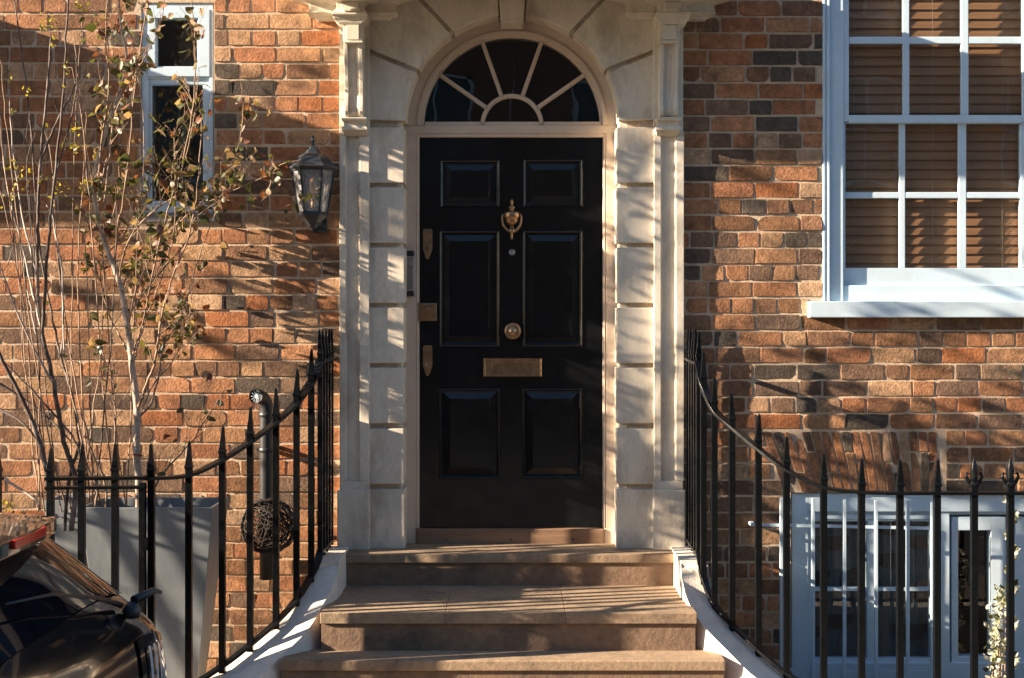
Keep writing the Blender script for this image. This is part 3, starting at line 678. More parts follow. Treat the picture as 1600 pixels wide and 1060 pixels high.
innL = ([(-.79,0,.675),(-.79,.40,.675),(-.792,.43,.665),(-.797,.48,.60),(-.83,.60,.53),(-.885,.72,.434),(-.98,.84,.35),(-1.085,.98,.27),(-1.25,1.13,.215),(-1.43,1.24,.20),(-1.65,1.28,.20),(-3.2,1.29,.20)],
        [(-.787,0),(-.787,.40),(-.788,.43),(-.79,.48),(-.80,.60),(-.815,.75),(-.93,.88),(-1.0,1.0),(-1.15,1.15),(-1.43,1.25),(-1.65,1.29),(-3.2,1.30)])
innR = ([(.77,0,.675),(.77,.40,.675),(.77,.43,.655),(.772,.48,.59),(.785,.60,.520),(.832,.71,.448),(.918,.81,.367),(1.027,.93,.276),(1.2,1.03,.19),(1.6,1.07,.15),(1.78,1.07,.15),(4.2,1.07,.15)],
        [(.768,0),(.768,.40),(.768,.43),(.769,.48),(.77,.60),(.78,.75),(.885,.88),(.95,.95),(1.1,1.06),(1.6,1.08),(1.78,1.08),(4.2,1.08)])
strwall(LEFT, -1, innL, 'white rendered low wall curving down the left side of the steps')
strwall(RIGHT, 1, innR, 'white rendered low wall curving down the right side of the steps')

# ---------------------------------------------------------------- iron railings
def barmesh(x, p, zt, zb, tip=.142, w_=.0132, fleur=False, wob=0):
    mb = MB(); y = -p; a = random.uniform(-.25, .25) if wob else 0
    def sq(z, h, dx=0): return [(x+dx+h*sx*1.0, y+h*sy, z) for sx, sy in ((-1,-1),(1,-1),(1,1),(-1,1))]
    lean = random.uniform(-.004,.004)
    mb.loft([sq(zb-.03, w_), sq((zb+zt)/2, w_), sq(zt-.012, w_), sq(zt+.028, w_*1.02, lean*.1), sq(zt+.030, w_*1.22), sq(zt+.038, w_*1.22), sq(zt+.042, w_*1.05), sq(zt+tip*.6, w_*.72, lean*.6), sq(zt+tip-.008, w_*.42, lean), sq(zt+tip, w_*.16, lean)])
    if fleur:
        for sg in (-1, 1):
            mb.tube([(x+sg*dx, y, zt+dz) for dx, dz in ((.005,.03),(.022,.045),(.034,.07),(.028,.085),(.018,.08))], [.008,.009,.007,.006,.003], 6)
        mb.lathe((x, y, zt), [(.008,.02),(.02,.03),(.02,.045),(.01,.05),(.018,.09),(.012,.12),(.002,.15)], 8)
    return mb
def rail(path, zoff, w_=.021, t=.0065, z_fn=None):
    path = [path[0]]+[tuple(path[0][j]+(path[1][j]-path[0][j])*t_ for j in range(3)) for t_ in (.3,.6,.85)]+list(path[1:])
    P = catmull([(x, -p, z) for x, p, z in path], 10); mb = MB(); rings = []
    for i, q in enumerate(P):
        d = (P[min(i+1, len(P)-1)]-P[max(i-1, 0)]); d.normalize(); n = Vector((d.y, -d.x, 0)).normalized(); up = d.cross(n); up = up if up.z > 0 else -up
        q = q+Vector((0,0,zoff)); rings.append([q-n*w_-up*t, q+n*w_-up*t, q+n*w_+up*t, q-n*w_+up*t])
    mb.loft(rings); return mb
railL = thing('iron_railing', (-1.3, -.8, .2), 'black spiked iron railing curving down the left side of the steps', 'railing', 'curved iron railings')
railR = thing('iron_railing', (1.3, -.8, .2), 'black spiked iron railing curving down the right side of the steps and along the basement', 'railing', 'curved iron railings')
LP = [p for p in LEFT if p[0] > -1.5]; LP.append((-1.485, 1.102, 1.137))
rail(LP, 0).build('top_rail', M_iron, railL, bevel=.0015); rail(LP, -GAPH, .016).build('bottom_rail', M_iron, railL, bevel=.0015)
rail(RIGHT, 0).build('top_rail', M_iron, railR, bevel=.0015); rail(RIGHT, -GAPH, .016).build('bottom_rail', M_iron, railR, bevel=.0015)
for p in (.05,.14,.235,.33,.42): barmesh(-.876, p, 1.5875, 1.5875-GAPH, .145, .0115).build('bar', M_iron, railL, bevel=.001)
for x, p, z in LEFT[3:10]: barmesh(x, p, z, z-GAPH, .15 if z > 1.2 else .142).build('bar', M_iron, railL, bevel=.001)
for p in (.05,.135,.22,.305,.39): barmesh(.856, p, 1.5875-(p > .38)*.012, 1.5875-GAPH, .145, .0115).build('bar', M_iron, railR, bevel=.001)
for x, p, z in RIGHT[2:11]: barmesh(x, p, z, z-GAPH, .15 if z > 1.2 else .142).build('bar', M_iron, railR, bevel=.001)
x = 1.935; k = 0
while x < 4.1:
    barmesh(x, .925, 1.053, 1.053-GAPH, .12, fleur=(k in (0, 1))).build('bar', M_iron, railR, bevel=.001); x += .152; k += 1
# gate on the left
gt = thing('iron_gate', (-1.9, -.94, 0), 'black iron gate with spiked bars in front of the grey planter', 'gate')
gz = 1.142; GX0, GX1 = -1.850, -1.490; GY = -1.132
mb = MB(); mb.box(GX1-.013, GX1+.013, GY-.014, GY+.014, .22, gz-.02); mb.build('hinge_stile', M_iron, gt, bevel=.002)
mb = MB(); mb.box(GX0-.013, GX0+.013, GY-.044, GY-.016, .22, gz-.02); mb.build('latch_stile', M_iron, gt, bevel=.002)
def slant(z0, z1, h=.02):
    mb = MB(); x0, x1 = GX0-.02, GX1+.014; y0, y1 = GY-.03, GY
    mb.loft([[(x,y-h,z0),(x,y+h,z0),(x,y+h,z1),(x,y-h,z1)] for x, y in ((x0,y0),(x1,y1))]); return mb
slant(gz-.006, gz+.007).build('top_rail', M_iron, gt, bevel=.0015)
slant(gz-.043, gz-.031, .017).build('mid_rail', M_iron, gt, bevel=.0015)
slant(.25, .262, .017).build('bottom_rail', M_iron, gt, bevel=.0015)
for x, p in ((-1.597,1.143), (-1.728,1.153), (-1.850,1.163)): barmesh(x, p, gz, .27, .142 if x > -1.8 else .125).build('bar', M_iron, gt, bevel=.001)
mb = MB(); mb.box(GX1-.004, GX1+.022, GY-.018, GY+.018, .85, .90); mb.build('hinge', M_iron, gt, bevel=.001)
rl2 = thing('iron_railing', (-2.3, -1.1, 0), 'short run of black railing beyond the gate, at the very left edge', 'railing')
mb = MB(); mb.box(-2.66, -2.04, -1.187, -1.152, gz-.006, gz+.007); mb.build('top_rail', M_iron, rl2)
for x in (-2.06,-2.2,-2.34,-2.48,-2.62): barmesh(x, 1.169, gz, .2, .13).build('bar', M_iron, rl2, bevel=.001)

nr = thing('iron_railing', (-3.12, -1.0, 0), 'black railing beside the neighbour steps, beyond the left edge of the photo', 'railing')
for p in (.70,.76,.82,.88,.94,1.0,1.05,1.1): barmesh(-3.12, p, 1.47, .0, .14, .010).build('bar', M_iron, nr, bevel=.001)
mb = MB(); mb.box(-3.14, -3.10, -1.13, -.66, 1.464, 1.476); mb.build('top_rail', M_iron, nr)
mb = MB(); mb.box(-3.135, -3.105, -1.13, -.66, 1.32, 1.332); mb.build('mid_rail', M_iron, nr)
# ---------------------------------------------------------------- planters
def planter(loc, x0, x1, p0, p1, zt, taper, label, soil=.10, t=.014):
    o = thing('planter', loc, label, 'planter', 'grey tapered planters')
    def rg(x0, x1, y0, y1, z): return [(x0,y0,z),(x1,y0,z),(x1,y1,z),(x0,y1,z)]
    yf, yb = -p1, -p0; T = taper
    mb = MB(); mb.loft([rg(x0+T, x1-T, yf+T, yb-T, 0), rg(x0+T*.5, x1-T*.5, yf+T*.5, yb-T*.5, zt*.5), rg(x0, x1, yf, yb, zt-.004), rg(x0,x1,yf,yb,zt), rg(x0+t,x1-t,yf+t,yb-t,zt), rg(x0+t+.01,x1-t-.01,yf+t+.01,yb-t-.01,zt-.13)], True, False)
    mb.build('body', M_planter, o, bevel=.0025)
    mb = MB(); n = 14; vs = []; 
    for i in range(n+1):
        for j in range(n+1):
            vs.append((x0+t+.004+(x1-x0-2*t-.008)*i/n, yf+t+.004+(yb-yf-2*t-.008)*j/n, zt-soil+random.uniform(-.008,.008)))
    mb.add(vs, [(i*(n+1)+j,(i+1)*(n+1)+j,(i+1)*(n+1)+j+1,i*(n+1)+j+1) for i in range(n) for j in range(n)], 0, True); mb.build('soil', M_soil, o)
    return o
planter((-1.59,-.55,0), -1.878, -1.300, .385, .72, .962, .105, 'tall tapered grey metal planter holding the young birch, behind the railing')
planter((-2.22,-.55,0), -2.125, -1.965, .22, .45, .955, .03, 'grey planter beside the birch planter at the far left, holding a dark stemmed shrub')

# ---------------------------------------------------------------- plants
def leaf(mb, c, d, size, mi, curl=.3):
    d = d.normalized(); s_ = d.cross(Vector((random.uniform(-1,1),random.uniform(-1,1),random.uniform(-.4,1)))); s_.normalize(); n = d.cross(s_)
    w_ = size*random.uniform(.30,.42); L_ = size; fold = random.uniform(.15,.6)*w_; cu = curl*random.uniform(-1,1)*L_*.4
    mid = [c, c+d*L_*.3+n*cu*.2, c+d*L_*.65+n*cu*.6, c+d*L_+n*cu*1.2]
    e1 = [c+d*L_*.12+s_*w_*.55+n*fold*.5, c+d*L_*.38+s_*w_+n*(fold+cu*.3), c+d*L_*.72+s_*w_*.62+n*(fold*.8+cu*.7)]
    e2 = [c+d*L_*.12-s_*w_*.55+n*fold*.5, c+d*L_*.38-s_*w_+n*(fold+cu*.3), c+d*L_*.72-s_*w_*.62+n*(fold*.8+cu*.7)]
    vs = mid+e1+e2
    mb.add(vs, [(0,4,5,1),(1,5,6,2),(2,6,3),(0,1,8,7),(1,2,9,8),(2,3,9)], mi, True)
def smooth_path(P, n=5, jit=0):
    Q = catmull(P, n); return [q+Vector((random.uniform(-jit,jit),random.uniform(-jit,jit),random.uniform(-jit,jit)*.3)) for q in Q]
def twigs(mbT, mbL, path, r0, n, lmin, lmax, leafp, lsize, mis, up=.6, start=.25, depth=1, leafcb=None, yspread=1.0):
    N = len(path)
    for _ in range(n):
        i = int(N*random.uniform(start, .98)); i = min(i, N-2); a = path[i]; d0 = (path[i+1]-a).normalized()
        d = Vector((random.uniform(-1,1), random.uniform(-1,1)*yspread, random.uniform(0,.6)+up)).normalized()
        d = (d+d0*.8).normalized(); L_ = random.uniform(lmin, lmax); q = a.copy(); pts = [q.copy()]; m = 5
        bend = Vector((random.uniform(-.3,.3), random.uniform(-.3,.3), random.uniform(-.25,.1)))
        for k in range(m):
            d = (d+bend*.35+Vector((random.uniform(-.18,.18),random.uniform(-.18,.18),random.uniform(-.12,.12)))).normalized(); q = q+d*L_/m; pts.append(q.copy())
        if max(pt.y for pt in pts) > -.015: continue
        rr_ = max(r0*.5*(1-i/N)+.0007, .0011); mbT.tube(pts, [rr_*(1-.75*k/m) for k in range(m+1)], 5)
        if depth > 1: twigs(mbT, mbL, pts, rr_, random.randint(1,3), lmin*.4, lmax*.45, leafp, lsize, mis, up*.6, .3, depth-1, leafcb, yspread)
        for k in range(1, m+1):
            if random.random() < leafp(pts[k]):
                dd = Vector((random.uniform(-1,1),random.uniform(-1,1),random.uniform(-1.1,.15)))
                st_ = pts[k]+dd.normalized()*.012; mbT.tube([pts[k], st_], [.0007,.0006], 3)
                leaf(mbL, st_, dd, lsize*random.uniform(.6,1.25), random.choice(mis))
def PW(l): return [W(x, y, p) for x, y, p in l]
random.seed(21)
birch = thing('birch_sapling', W(217,800,.55), 'young birch with white trunk and few curled leaves growing in the grey planter', 'tree')
mbT, mbB, mbL = MB(), MB(), MB()
trunk = smooth_path(PW([(219,830,.55),(217,760,.55),(213,700,.55),(214,640,.54),(207,575,.54),(198,500,.53),(186,440,.52),(169,395,.5),(153,340,.5),(147,280,.5),(166,204,.5),(187,143,.5),(198,94,.5),(190,45,.5),(182,-30,.52),(176,-120,.55)]), 5, .001)
N = len(trunk); mbT.tube(trunk, [.0155*(1-i/N)**.85+.0022+(.0012 if i % 7 == 3 else 0) for i in range(N)], 10)
br = [[(214,640,.54),(226,610,.6),(243,560,.66),(252,500,.7),(268,440,.74),(300,350,.8),(312,250,.84),(316,140,.88)],
      [(216,655,.54),(236,630,.5),(247,590,.46),(256,540,.42),(285,490,.36),(305,420,.3),(330,350,.26),(350,300,.22)],
      [(207,575,.54),(200,550,.45),(185,520,.4),(170,490,.34),(158,440,.3),(165,380,.26),(185,300,.22),(186,220,.2)],
      [(205,560,.54),(225,500,.6),(236,440,.7),(262,330,.76),(285,260,.8),(300,200,.86),(310,120,.9)],
      [(200,510,.53),(214,450,.58),(232,410,.62),(260,370,.66),(300,330,.72),(360,300,.78),(430,270,.82)],
      [(186,440,.52),(200,380,.6),(240,330,.66),(300,300,.7),(380,320,.74),(440,330,.74)],
      [(198,500,.53),(230,450,.4),(290,380,.34),(340,300,.3),(372,230,.28),(380,170,.26)],
      [(178,410,.5),(185,350,.62),(195,300,.7),(205,200,.78),(215,100,.84),(228,20,.9),(236,-60,.92)],
      [(160,330,.5),(170,260,.4),(180,180,.32),(215,110,.28),(250,40,.24),(262,-40,.22)],
      [(150,300,.5),(160,220,.62),(170,130,.74),(165,60,.8),(172,-40,.88),(178,-150,.9)],
      [(207,575,.54),(215,540,.4),(228,500,.26),(250,440,.18),(270,380,.13),(300,330,.12)],
      [(198,500,.53),(190,470,.38),(200,430,.24),(232,390,.14),(262,350,.11)],
      [(168,395,.5),(190,370,.36),(216,330,.24),(236,290,.15),(262,240,.12),(300,200,.11)],
      [(153,340,.5),(150,320,.36),(160,280,.24),(168,220,.16),(150,150,.12)],
      [(216,655,.54),(240,600,.4),(272,560,.26),(296,500,.17),(300,440,.13)],
      [(232,800,.52),(242,760,.52),(270,722,.5),(300,690,.48),(322,655,.46),(350,612,.44)],
      [(172,790,.6),(178,720,.6),(180,660,.6),(178,600,.6),(162,560,.6),(158,520,.6)],
      [(183,640,.6),(200,610,.56),(206,590,.54)],
      [(300,690,.48),(318,672,.5),(330,640,.52)],
      [(270,380,.7),(275,300,.76),(272,200,.8)], [(420,300,.8),(432,262,.82),(470,250,.84)],
      [(285,260,.8),(300,180,.9),(306,90,.98),(300,0,1.05),(296,-80,1.08)]]
rs = [.006,.005,.0045,.0045,.0042,.004,.004,.005,.0045,.005,.004,.004,.004,.004,.004,.005,.0045,.002,.002,.003,.0022,.003]
def lp(q):
    s = S(-q.y); py = 492-(q.z-EYE)*s; px = 800+q.x*s
    if q.y > -.3 and py < 560: return .42
    if py > 560: return .05
    if py > 420: return .12
    if px > 340: return .38
    if 235 < px < 335 and py < 330: return .16
    return .29
bp_ = []
for pts, r in zip(br, rs):
    P = smooth_path(PW(pts), 5, .003); bp_.append(P); n = len(P)
    mbB.tube(P, [r*(1-.8*i/n)+.0008 for i in range(n)], 6)
twigs(mbB, mbL, trunk, .004, 26, .08, .26, lp, .046, [0,0,1,1,2,3], .5, .45, 2)
for P, r in zip(bp_, rs):
    if r > .0025: twigs(mbB, mbL, P, r, 14, .06, .22, lp, .046, [0,0,0,1,1,2,2,3], .45, .25, 2)
# leaves straight on the main branches
for P in [trunk]+bp_:
    for i in range(len(P)//3, len(P)):
        if random.random() < .45*lp(P[i]): leaf(mbL, P[i], Vector((random.uniform(-1,1),random.uniform(-1,1),random.uniform(-1,.1))), .046*random.uniform(.7,1.2), random.choice([0,0,1,2,3]))
mbT.build('trunk', M_birch, birch, weld=False); mbB.build('branches', M_twig, birch, weld=False); mbL.build('foliage', M_lf, birch, weld=False)
# unseen tree added beyond the left edge for its leaf shadows on the walls
random.seed(44)
gt_ = thing('shadow_tree', (-5.3, -1.3, 0), 'unseen leafy tree added beyond the left edge to cast leaf shadows on the walls', 'tree')
mbT, mbL = MB(), MB(); ctr = [Vector((-5.3,-1.3,0)), Vector((-5.25,-1.28,1.2)), Vector((-5.3,-1.25,2.3)), Vector((-5.2,-1.2,3.3)), Vector((-5.1,-1.2,4.6))]
P = smooth_path(ctr, 6, .004); mbT.tube(P, [.045*(1-.8*i/len(P))+.006 for i in range(len(P))], 10)
for i in range(34):
    t = random.uniform(.36, .98); a = P[int(t*(len(P)-1))]; an = random.uniform(0, 2*math.pi); L_ = random.uniform(.45, 1.0)*(1.25-t*.6)
    e = a+Vector((math.cos(an)*L_, math.sin(an)*L_*.75, random.uniform(.0,.45))); m_ = a.lerp(e,.5)+Vector((0,0,random.uniform(.0,.15)))
    if e.y > -.25: e.y = -.25-random.random()*.2
    Q = smooth_path([a, m_, e], 5, .008); mbT.tube(Q, [.011*(1-.85*j/len(Q))+.0015 for j in range(len(Q))], 6)
    twigs(mbT, mbL, Q, .004, 5, .12, .38, lambda q: .19, .085, [0,0,1,2], .1, .3, 1)
mbT.build('trunk', M_darkbark, gt_, weld=False); mbL.build('foliage', M_lf, gt_, weld=False)
# dark stemmed shrub
shrub = thing('dark_shrub', W(78,800,.6), 'leggy shrub with dark crossing stems and small yellow green leaves at the left edge', 'shrub')
mbT, mbP, mbL = MB(), MB(), MB()
stems = [([(80,830,.6),(78,770,.6),(62,690,.62),(28,610,.66),(0,555,.7),(-30,480,.75)], .014, 0),
         ([(112,830,.58),(118,750,.56),(100,690,.55),(84,600,.55),(66,520,.5),(58,430,.48),(60,330,.48),(64,250,.46),(74,140,.44),(80,60,.42)], .012, 0),
         ([(100,830,.55),(110,740,.55),(124,690,.55),(110,610,.5),(96,560,.45),(76,470,.4),(62,380,.35),(48,200,.3),(36,90,.26),(22,0,.24)], .007, 0),
         ([(66,520,.5),(74,400,.56),(85,280,.6),(98,160,.64),(104,40,.68),(108,-60,.7)], .007, 0),
         ([(130,830,.6),(128,740,.6),(118,690,.6),(60,620,.62),(0,560,.64)], .006, 0),
         ([(140,830,.62),(152,770,.62),(134,720,.62),(120,650,.6),(100,560,.58)], .007, 2),
         ([(160,830,.6),(165,760,.62),(142,700,.6),(128,640,.6)], .005, 2),
         ([(84,600,.55),(50,540,.6),(20,470,.64),(2,420,.66)], .005, 1),
         ([(66,520,.5),(52,460,.44),(38,400,.4),(20,330,.36),(8,270,.34),(0,180,.34)], .0045, 1),
         ([(58,430,.48),(38,350,.4),(22,250,.36),(14,140,.34)], .004, 1),
         ([(96,560,.45),(98,470,.4),(84,350,.36),(72,320,.34)], .0035, 1),
         ([(100,560,.5),(98,440,.5),(90,380,.5),(80,330,.5)], .0035, 1),
         ([(60,540,.5),(52,500,.5),(40,440,.5),(36,400,.52)], .0035, 1),
         ([(64,250,.46),(84,200,.5),(110,150,.52),(122,120,.54)], .005, 0), ([(85,280,.6),(110,190,.62),(120,130,.62),(118,90,.62)], .0035, 0),
         ([(0,745,.5),(40,770,.52),(62,785,.55)], .006, 1), ([(0,640,.5),(34,660,.55),(60,690,.6)], .006, 0), ([(0,600,.5),(60,640,.5),(112,690,.55)], .006, 0)]
for _ in range(16):
    x0 = random.uniform(60, 200); x1 = x0+random.uniform(-110, 30); y1 = random.uniform(20, 420); p_ = random.uniform(.3, .7)
    xm = (x0+x1)/2+random.uniform(-20, 20)
    stems.append(([(x0,800,.5),(x0+(xm-x0)*.5,650,(.5+p_)/2),(xm,(700+y1)/2,p_),((xm+x1)/2+random.uniform(-12,12),(y1*1.6+350)/3+40,p_),(x1,y1,p_+random.uniform(-.1,.1))], random.uniform(.0022,.0035), random.choice([0,2,2])))
sp = []
for pts, r, kind in stems:
    P = smooth_path(PW(pts), 6, .003); n = len(P); sp.append(P)
    if kind == 1: mbP = MB()
    (mbP if kind == 1 else mbT).tube(P, [r*(1-.72*i/n)+.001 for i in range(n)], 7, mi=(1 if kind == 2 else 0))
    if kind == 1: mbP.build('pale_stem', M_palestem, shrub, weld=False)
for P in sp[:15]: twigs(mbT, mbL, P, .003, 4, .06, .2, lambda q: .06, .026, [4,1], .5, .3, 1)
for (x, y, p, n, sp_) in ((75,33,.44,26,13),(82,70,.44,8,8),(18,258,.4,16,14),(45,265,.42,10,10),(108,232,.56,22,14),(118,205,.56,10,8),(92,295,.5,22,14),(65,280,.5,8,8),(100,112,.44,6,8),(18,122,.36,8,9),(14,315,.4,10,10),(130,290,.5,10,9),(44,140,.5,6,8),(20,175,.4,6,8),(12,790,.5,16,12),(32,290,.5,8,10),(130,5,.5,14,9),(120,238,.5,8,10)):
    for _ in range(n):
        c = W(x+random.gauss(0,sp_*.6), y+random.gauss(0,sp_*.6), p+random.uniform(-.04,.04))
        leaf(mbL, c, Vector((random.uniform(-1,1),random.uniform(-1,1),random.uniform(-.5,1))), random.uniform(.012,.026), random.choice([4,4,4,1]))
    base = W(x, y, p); near = min((q for P in sp for q in P), key=lambda q: (q-base).length); mbT.tube([near, near.lerp(base,.5)+Vector((0,0,.01)), base], [.002,.0015,.001], 4)
mbT.build('stems', [M_darkbark, M_twig], shrub, weld=False); mbL.build('foliage', M_lf, shrub, weld=False)
# pale climber on its post, right edge
cl = thing('variegated_climber', W(1580,1100,.3), 'white and green climber wound round a post at the right edge behind the railing', 'climber')
mbT, mbL = MB(), MB(); a = W(1580, 1250, .3); b = W(1580, 762, .3); mbT.tube([a, b], .007, 8)
for k in range(150):
    t = k/150; z = a.z+(b.z-a.z)*t; an = t*55; c = Vector((a.x+.014*math.cos(an), a.y+.014*math.sin(an), z))
    for _ in range(2): leaf(mbL, c, Vector((math.cos(an)+random.uniform(-.5,.5), math.sin(an)-.3, random.uniform(-.5,.5))), .026*random.uniform(.7,1.2), random.choice([0,0,0,1]))
for _ in range(420):
    u_ = random.random(); x = 1572-u_*24*random.random()-(3); y = random.uniform(915, 1120); 
    if y < 945: x = random.uniform(1556,1578)
    c = W(x-random.uniform(0,14)*(y>950), y, .24+random.uniform(-.05,.05)); leaf(mbL, c, Vector((random.uniform(-1,1),random.uniform(-1,.2),random.uniform(-.7,.7))), .03*random.uniform(.6,1.2), random.choice([0,0,0,1]))
for q in range(5):
    mbT.tube([W(1578, 1180, .3), W(1570-q*5, 1060, .26), W(1572-q*4, 960+q*10, .24)], .0025, 5)
mbT.build('stem', M_twig, cl, weld=False); mbL.build('foliage', [M_paleleaf, M_lf[0]], cl, weld=False)

# ---------------------------------------------------------------- wall lantern
PLm = .135
lam = thing('wall_lantern', W(489, 352, PLm), 'six sided black wall lantern with clear glass and a bulb, left of the doorcase', 'lantern')
c0 = W(489, 492, PLm); k = 1/S(PLm); AX = (c0.x, c0.y)
def hexr(r, y, rot=0): return [(AX[0]+r*k*math.cos(R(60*i+rot)), AX[1]+r*k*math.sin(R(60*i+rot)), EYE+(492-y)*k) for i in range(6)]
ROT = 4
mb = MB(); mb.loft([hexr(r, y, ROT) for r, y in ((34,267),(38.5,263.5),(38.5,261.5),(35,260),(31,256),(26,248),(20,242.5),(13,239.5),(11,236),(11,235),(8,234),(7,231),(6,229),(0.5,228))])
mb.build('roof', M_lantern, lam, bevel=.001)
mb = MB(); mb.lathe((AX[0],AX[1],EYE), [(r*k,(492-y)*k) for r, y in ((5,230),(2.5,227),(3.6,225),(1.8,222.5),(5.2,220.5),(5.2,219.8),(2,218.5),(3,216),(2.2,213.5),(.2,211))], 14); mb.build('finial', M_lantern, lam)
mb = MB(); top = hexr(33, 267, ROT); bot = hexr(22.5, 333, ROT)
for i in range(6):
    mb.tube([top[i], bot[i]], [2.1*k,2.1*k], 4, smooth=False)
    mb.tube([bot[i], bot[(i+1)%6]], 1.8*k, 4, smooth=False); mb.tube([top[i], top[(i+1)%6]], 1.8*k, 4, smooth=False)
mb.build('cage', M_lantern, lam)
mb = MB(); t2 = hexr(32, 268, ROT); b2 = hexr(21.8, 332, ROT)
for i in range(6): j = (i+1)%6; mb.add([t2[i],t2[j],b2[j],b2[i]], [(0,1,2,3)])
mb.build('pane', M_lampglass, lam, weld=False)
mb = MB(); mb.loft([hexr(r, y, ROT) for r, y in ((24,333),(24.5,336),(23,338),(17,343),(12,348),(11.5,349.5),(9,351),(6,356),(3,357),(.5,358))]); mb.build('base', M_lantern, lam, bevel=.001)
mb = MB(); mb.lathe((AX[0],AX[1],EYE), [(r*k,(492-y)*k) for r, y in ((.3,326),(3,325),(3.2,322),(3.2,316),(2.5,315))], 12); mb.lathe((AX[0],AX[1],EYE), [(r*k,(492-y)*k) for r, y in ((2.5,315),(4.5,309),(6.2,302),(6.2,290),(5.4,284),(3.5,280),(.2,279))], 14); mb.build('bulb', M_bulb, lam)
mb = MB(); e = EYE+(492-345)*k; mb.tube([(AX[0],AX[1]+.02,e),(AX[0]+.02,AX[1]+.06,e-.012),(AX[0]+.025,-.035,e+.0),(AX[0]+.025,-.01,e+.03)], .007, 8)
mb.box(AX[0]-.02, AX[0]+.05, -.02, .004, e-.05, e+.10); mb.build('bracket', M_lantern, lam, bevel=.002)

# ---------------------------------------------------------------- vent pipe + wicker wreath
vp = thing('vent_pipe', W(417,800,.1), 'black plastic flue pipe with an elbow and fan shaped grille on the brick wall', 'pipe')
PV = .12; k = 1/S(PV); mb = MB(); rp = 10.8*k
A = [W(416.5, y, PV) for y in (905, 780, 700, 660, 645, 637)]
mb.tube(A+[W(414.5,628,PV+.006), W(410,622,PV+.02), W(405,620,PV+.042), W(401,619.5,PV+.062)], rp, 16)
body = mb.build('pipe', M_plastic, vp)
mb = MB()
for y in (648, 703): mb = MB(); mb.lathe(W(416.5, y, PV), [(rp,-.012),(rp*1.12,-.010),(rp*1.12,.010),(rp,.012)], 20); mb.build('collar', M_plastic, vp)
q = W(401, 619.5, PV+.062); dr = Vector((-.28,-.95,.02)).normalized()
uu = dr.cross(Vector((0,0,1))).normalized(); vv = uu.cross(dr)
mb = MB(); mb.tube([q-dr*.008, q+dr*.006], [rp*1.12, rp*1.12], 20, caps=False); mb.tube([q-dr*.008, q+dr*.006], [rp*1.0, rp*.98], 20, caps=False)
mb.build('mouth_ring', M_plastic, vp)
mb = MB()
for i in range(11):
    a = 2*math.pi*i/11; e1 = uu*math.cos(a)+vv*math.sin(a); mb.tube([q+dr*.002+e1*rp*.25, q+dr*.002+e1*rp*.95], [.0012,.0016], 4)
mb.tube([q+dr*.001, q+dr*.004], rp*.27, 12)
mb.build('grille', M_upvc, vp)
mb = MB()
for s_ in (-1, 1): mb.box(A[0].x+s_*rp*1.1-.01, A[0].x+s_*rp*1.1+.01, -PV-.004, .002, W(0,703,PV).z-.008, W(0,703,PV).z+.008)
mb.build('bracket', M_plastic, vp)
random.seed(5)
wr = thing('wicker_ball', W(417,870,.14), 'round dark woven wicker cage around the foot of the flue pipe', 'wicker cage')
mb = MB(); cc = W(420, 822, .15); Rw = .128
for i in range(64):
    ax = Vector((random.gauss(0,.5), random.gauss(0,1), random.gauss(0,.5))).normalized(); e1 = ax.orthogonal().normalized(); e2 = ax.cross(e1); r_ = Rw*random.uniform(.72,1.04)
    off = ax*random.uniform(-.5,.5)*Rw; rr_ = math.sqrt(max(r_*r_-off.length_squared, .001))
    pts = []
    for j in range(25):
        a = 2*math.pi*j/24; v = off+(e1*math.cos(a)+e2*math.sin(a))*rr_*(1+.04*math.sin(5*a+i)); v.y *= .55; pts.append(cc+v)
    mb.tube(pts, random.uniform(.0014,.0028), 4)
for i in range(20):
    a = i*.55; r_ = Rw*(1.0-.012*(i%6)); pts = [cc+Vector((r_*math.cos(t+a), -.02+.02*math.sin(9*t+i), r_*math.sin(t+a))) for t in [2*math.pi*j/30 for j in range(31)]]; mb.tube(pts, .0022, 4)
mb.build('weave', M_wick, wr, weld=False)

# ---------------------------------------------------------------- black car at the kerb
car = thing('parked_car', (-2.9, -3.57, -.12), 'black parked hatchback with sloping rear window and red brake light, lower left', 'car')
PC = 3.57
CT = [(-1.0,.25,.80),(-.97,.45,.83),(-.935,.66,.85),(-.93,.86,.855),(-.945,.99,.84),(-.985,1.06,.80),(-1.07,1.145,.745),(-1.16,1.235,.69),(-1.24,1.30,.64),(-1.38,1.35,.61),(-1.8,1.37,.60),(-2.4,1.375,.60),(-2.9,1.31,.60),(-3.4,1.10,.66),(-3.75,.94,.74),(-4.3,.87,.78),(-4.75,.76,.78),(-4.95,.55,.76),(-4.98,.25,.74)]
CTs = catmull(CT, 4)
def shell(q, w_, off=0):
    x, z, hw = q; rear = max(0, min(1, (x+1.7)/.6)); front = max(0, min(1, (-4.2-x)/.5))
    aw = abs(w_)
    return Vector((x-.055*rear*aw**4+.2*front*aw**2.2, -PC-w_*hw, z-.03*aw**2-.07*aw**4))
mb = MB(); rings = []; NW = 20
for q in CTs:
    row = [shell(q, -1+2*j/NW) for j in range(NW+1)]
    zt = row[0].z; L0 = row[0]; R0 = row[-1]; xx = L0.x
    def side(sg, e):
        bw = .885 if -4.3 < xx < -1.15 else (.885-.10*min(1,max(0,(xx+1.15)/.25)) if xx > -1.15 else .80)
        out = []
        for f, wz in ((.35,1.0),(.75,.93),(1,.72),(1,.45),(.97,.15)):
            zz = min(zt-.01, wz-.03); hw0 = abs(e.y+PC); out.append(Vector((xx, -PC+sg*(hw0+(max(bw,hw0)-hw0)*f), min(zz, zt-.012*(1+len(out))))))
        return out
    row = list(reversed(side(1, L0)))+row+side(-1, R0); rings.append(row)
mb.loft(rings, False, False, 0, True)
body = mb.build('body', M_car, car, weld=True)
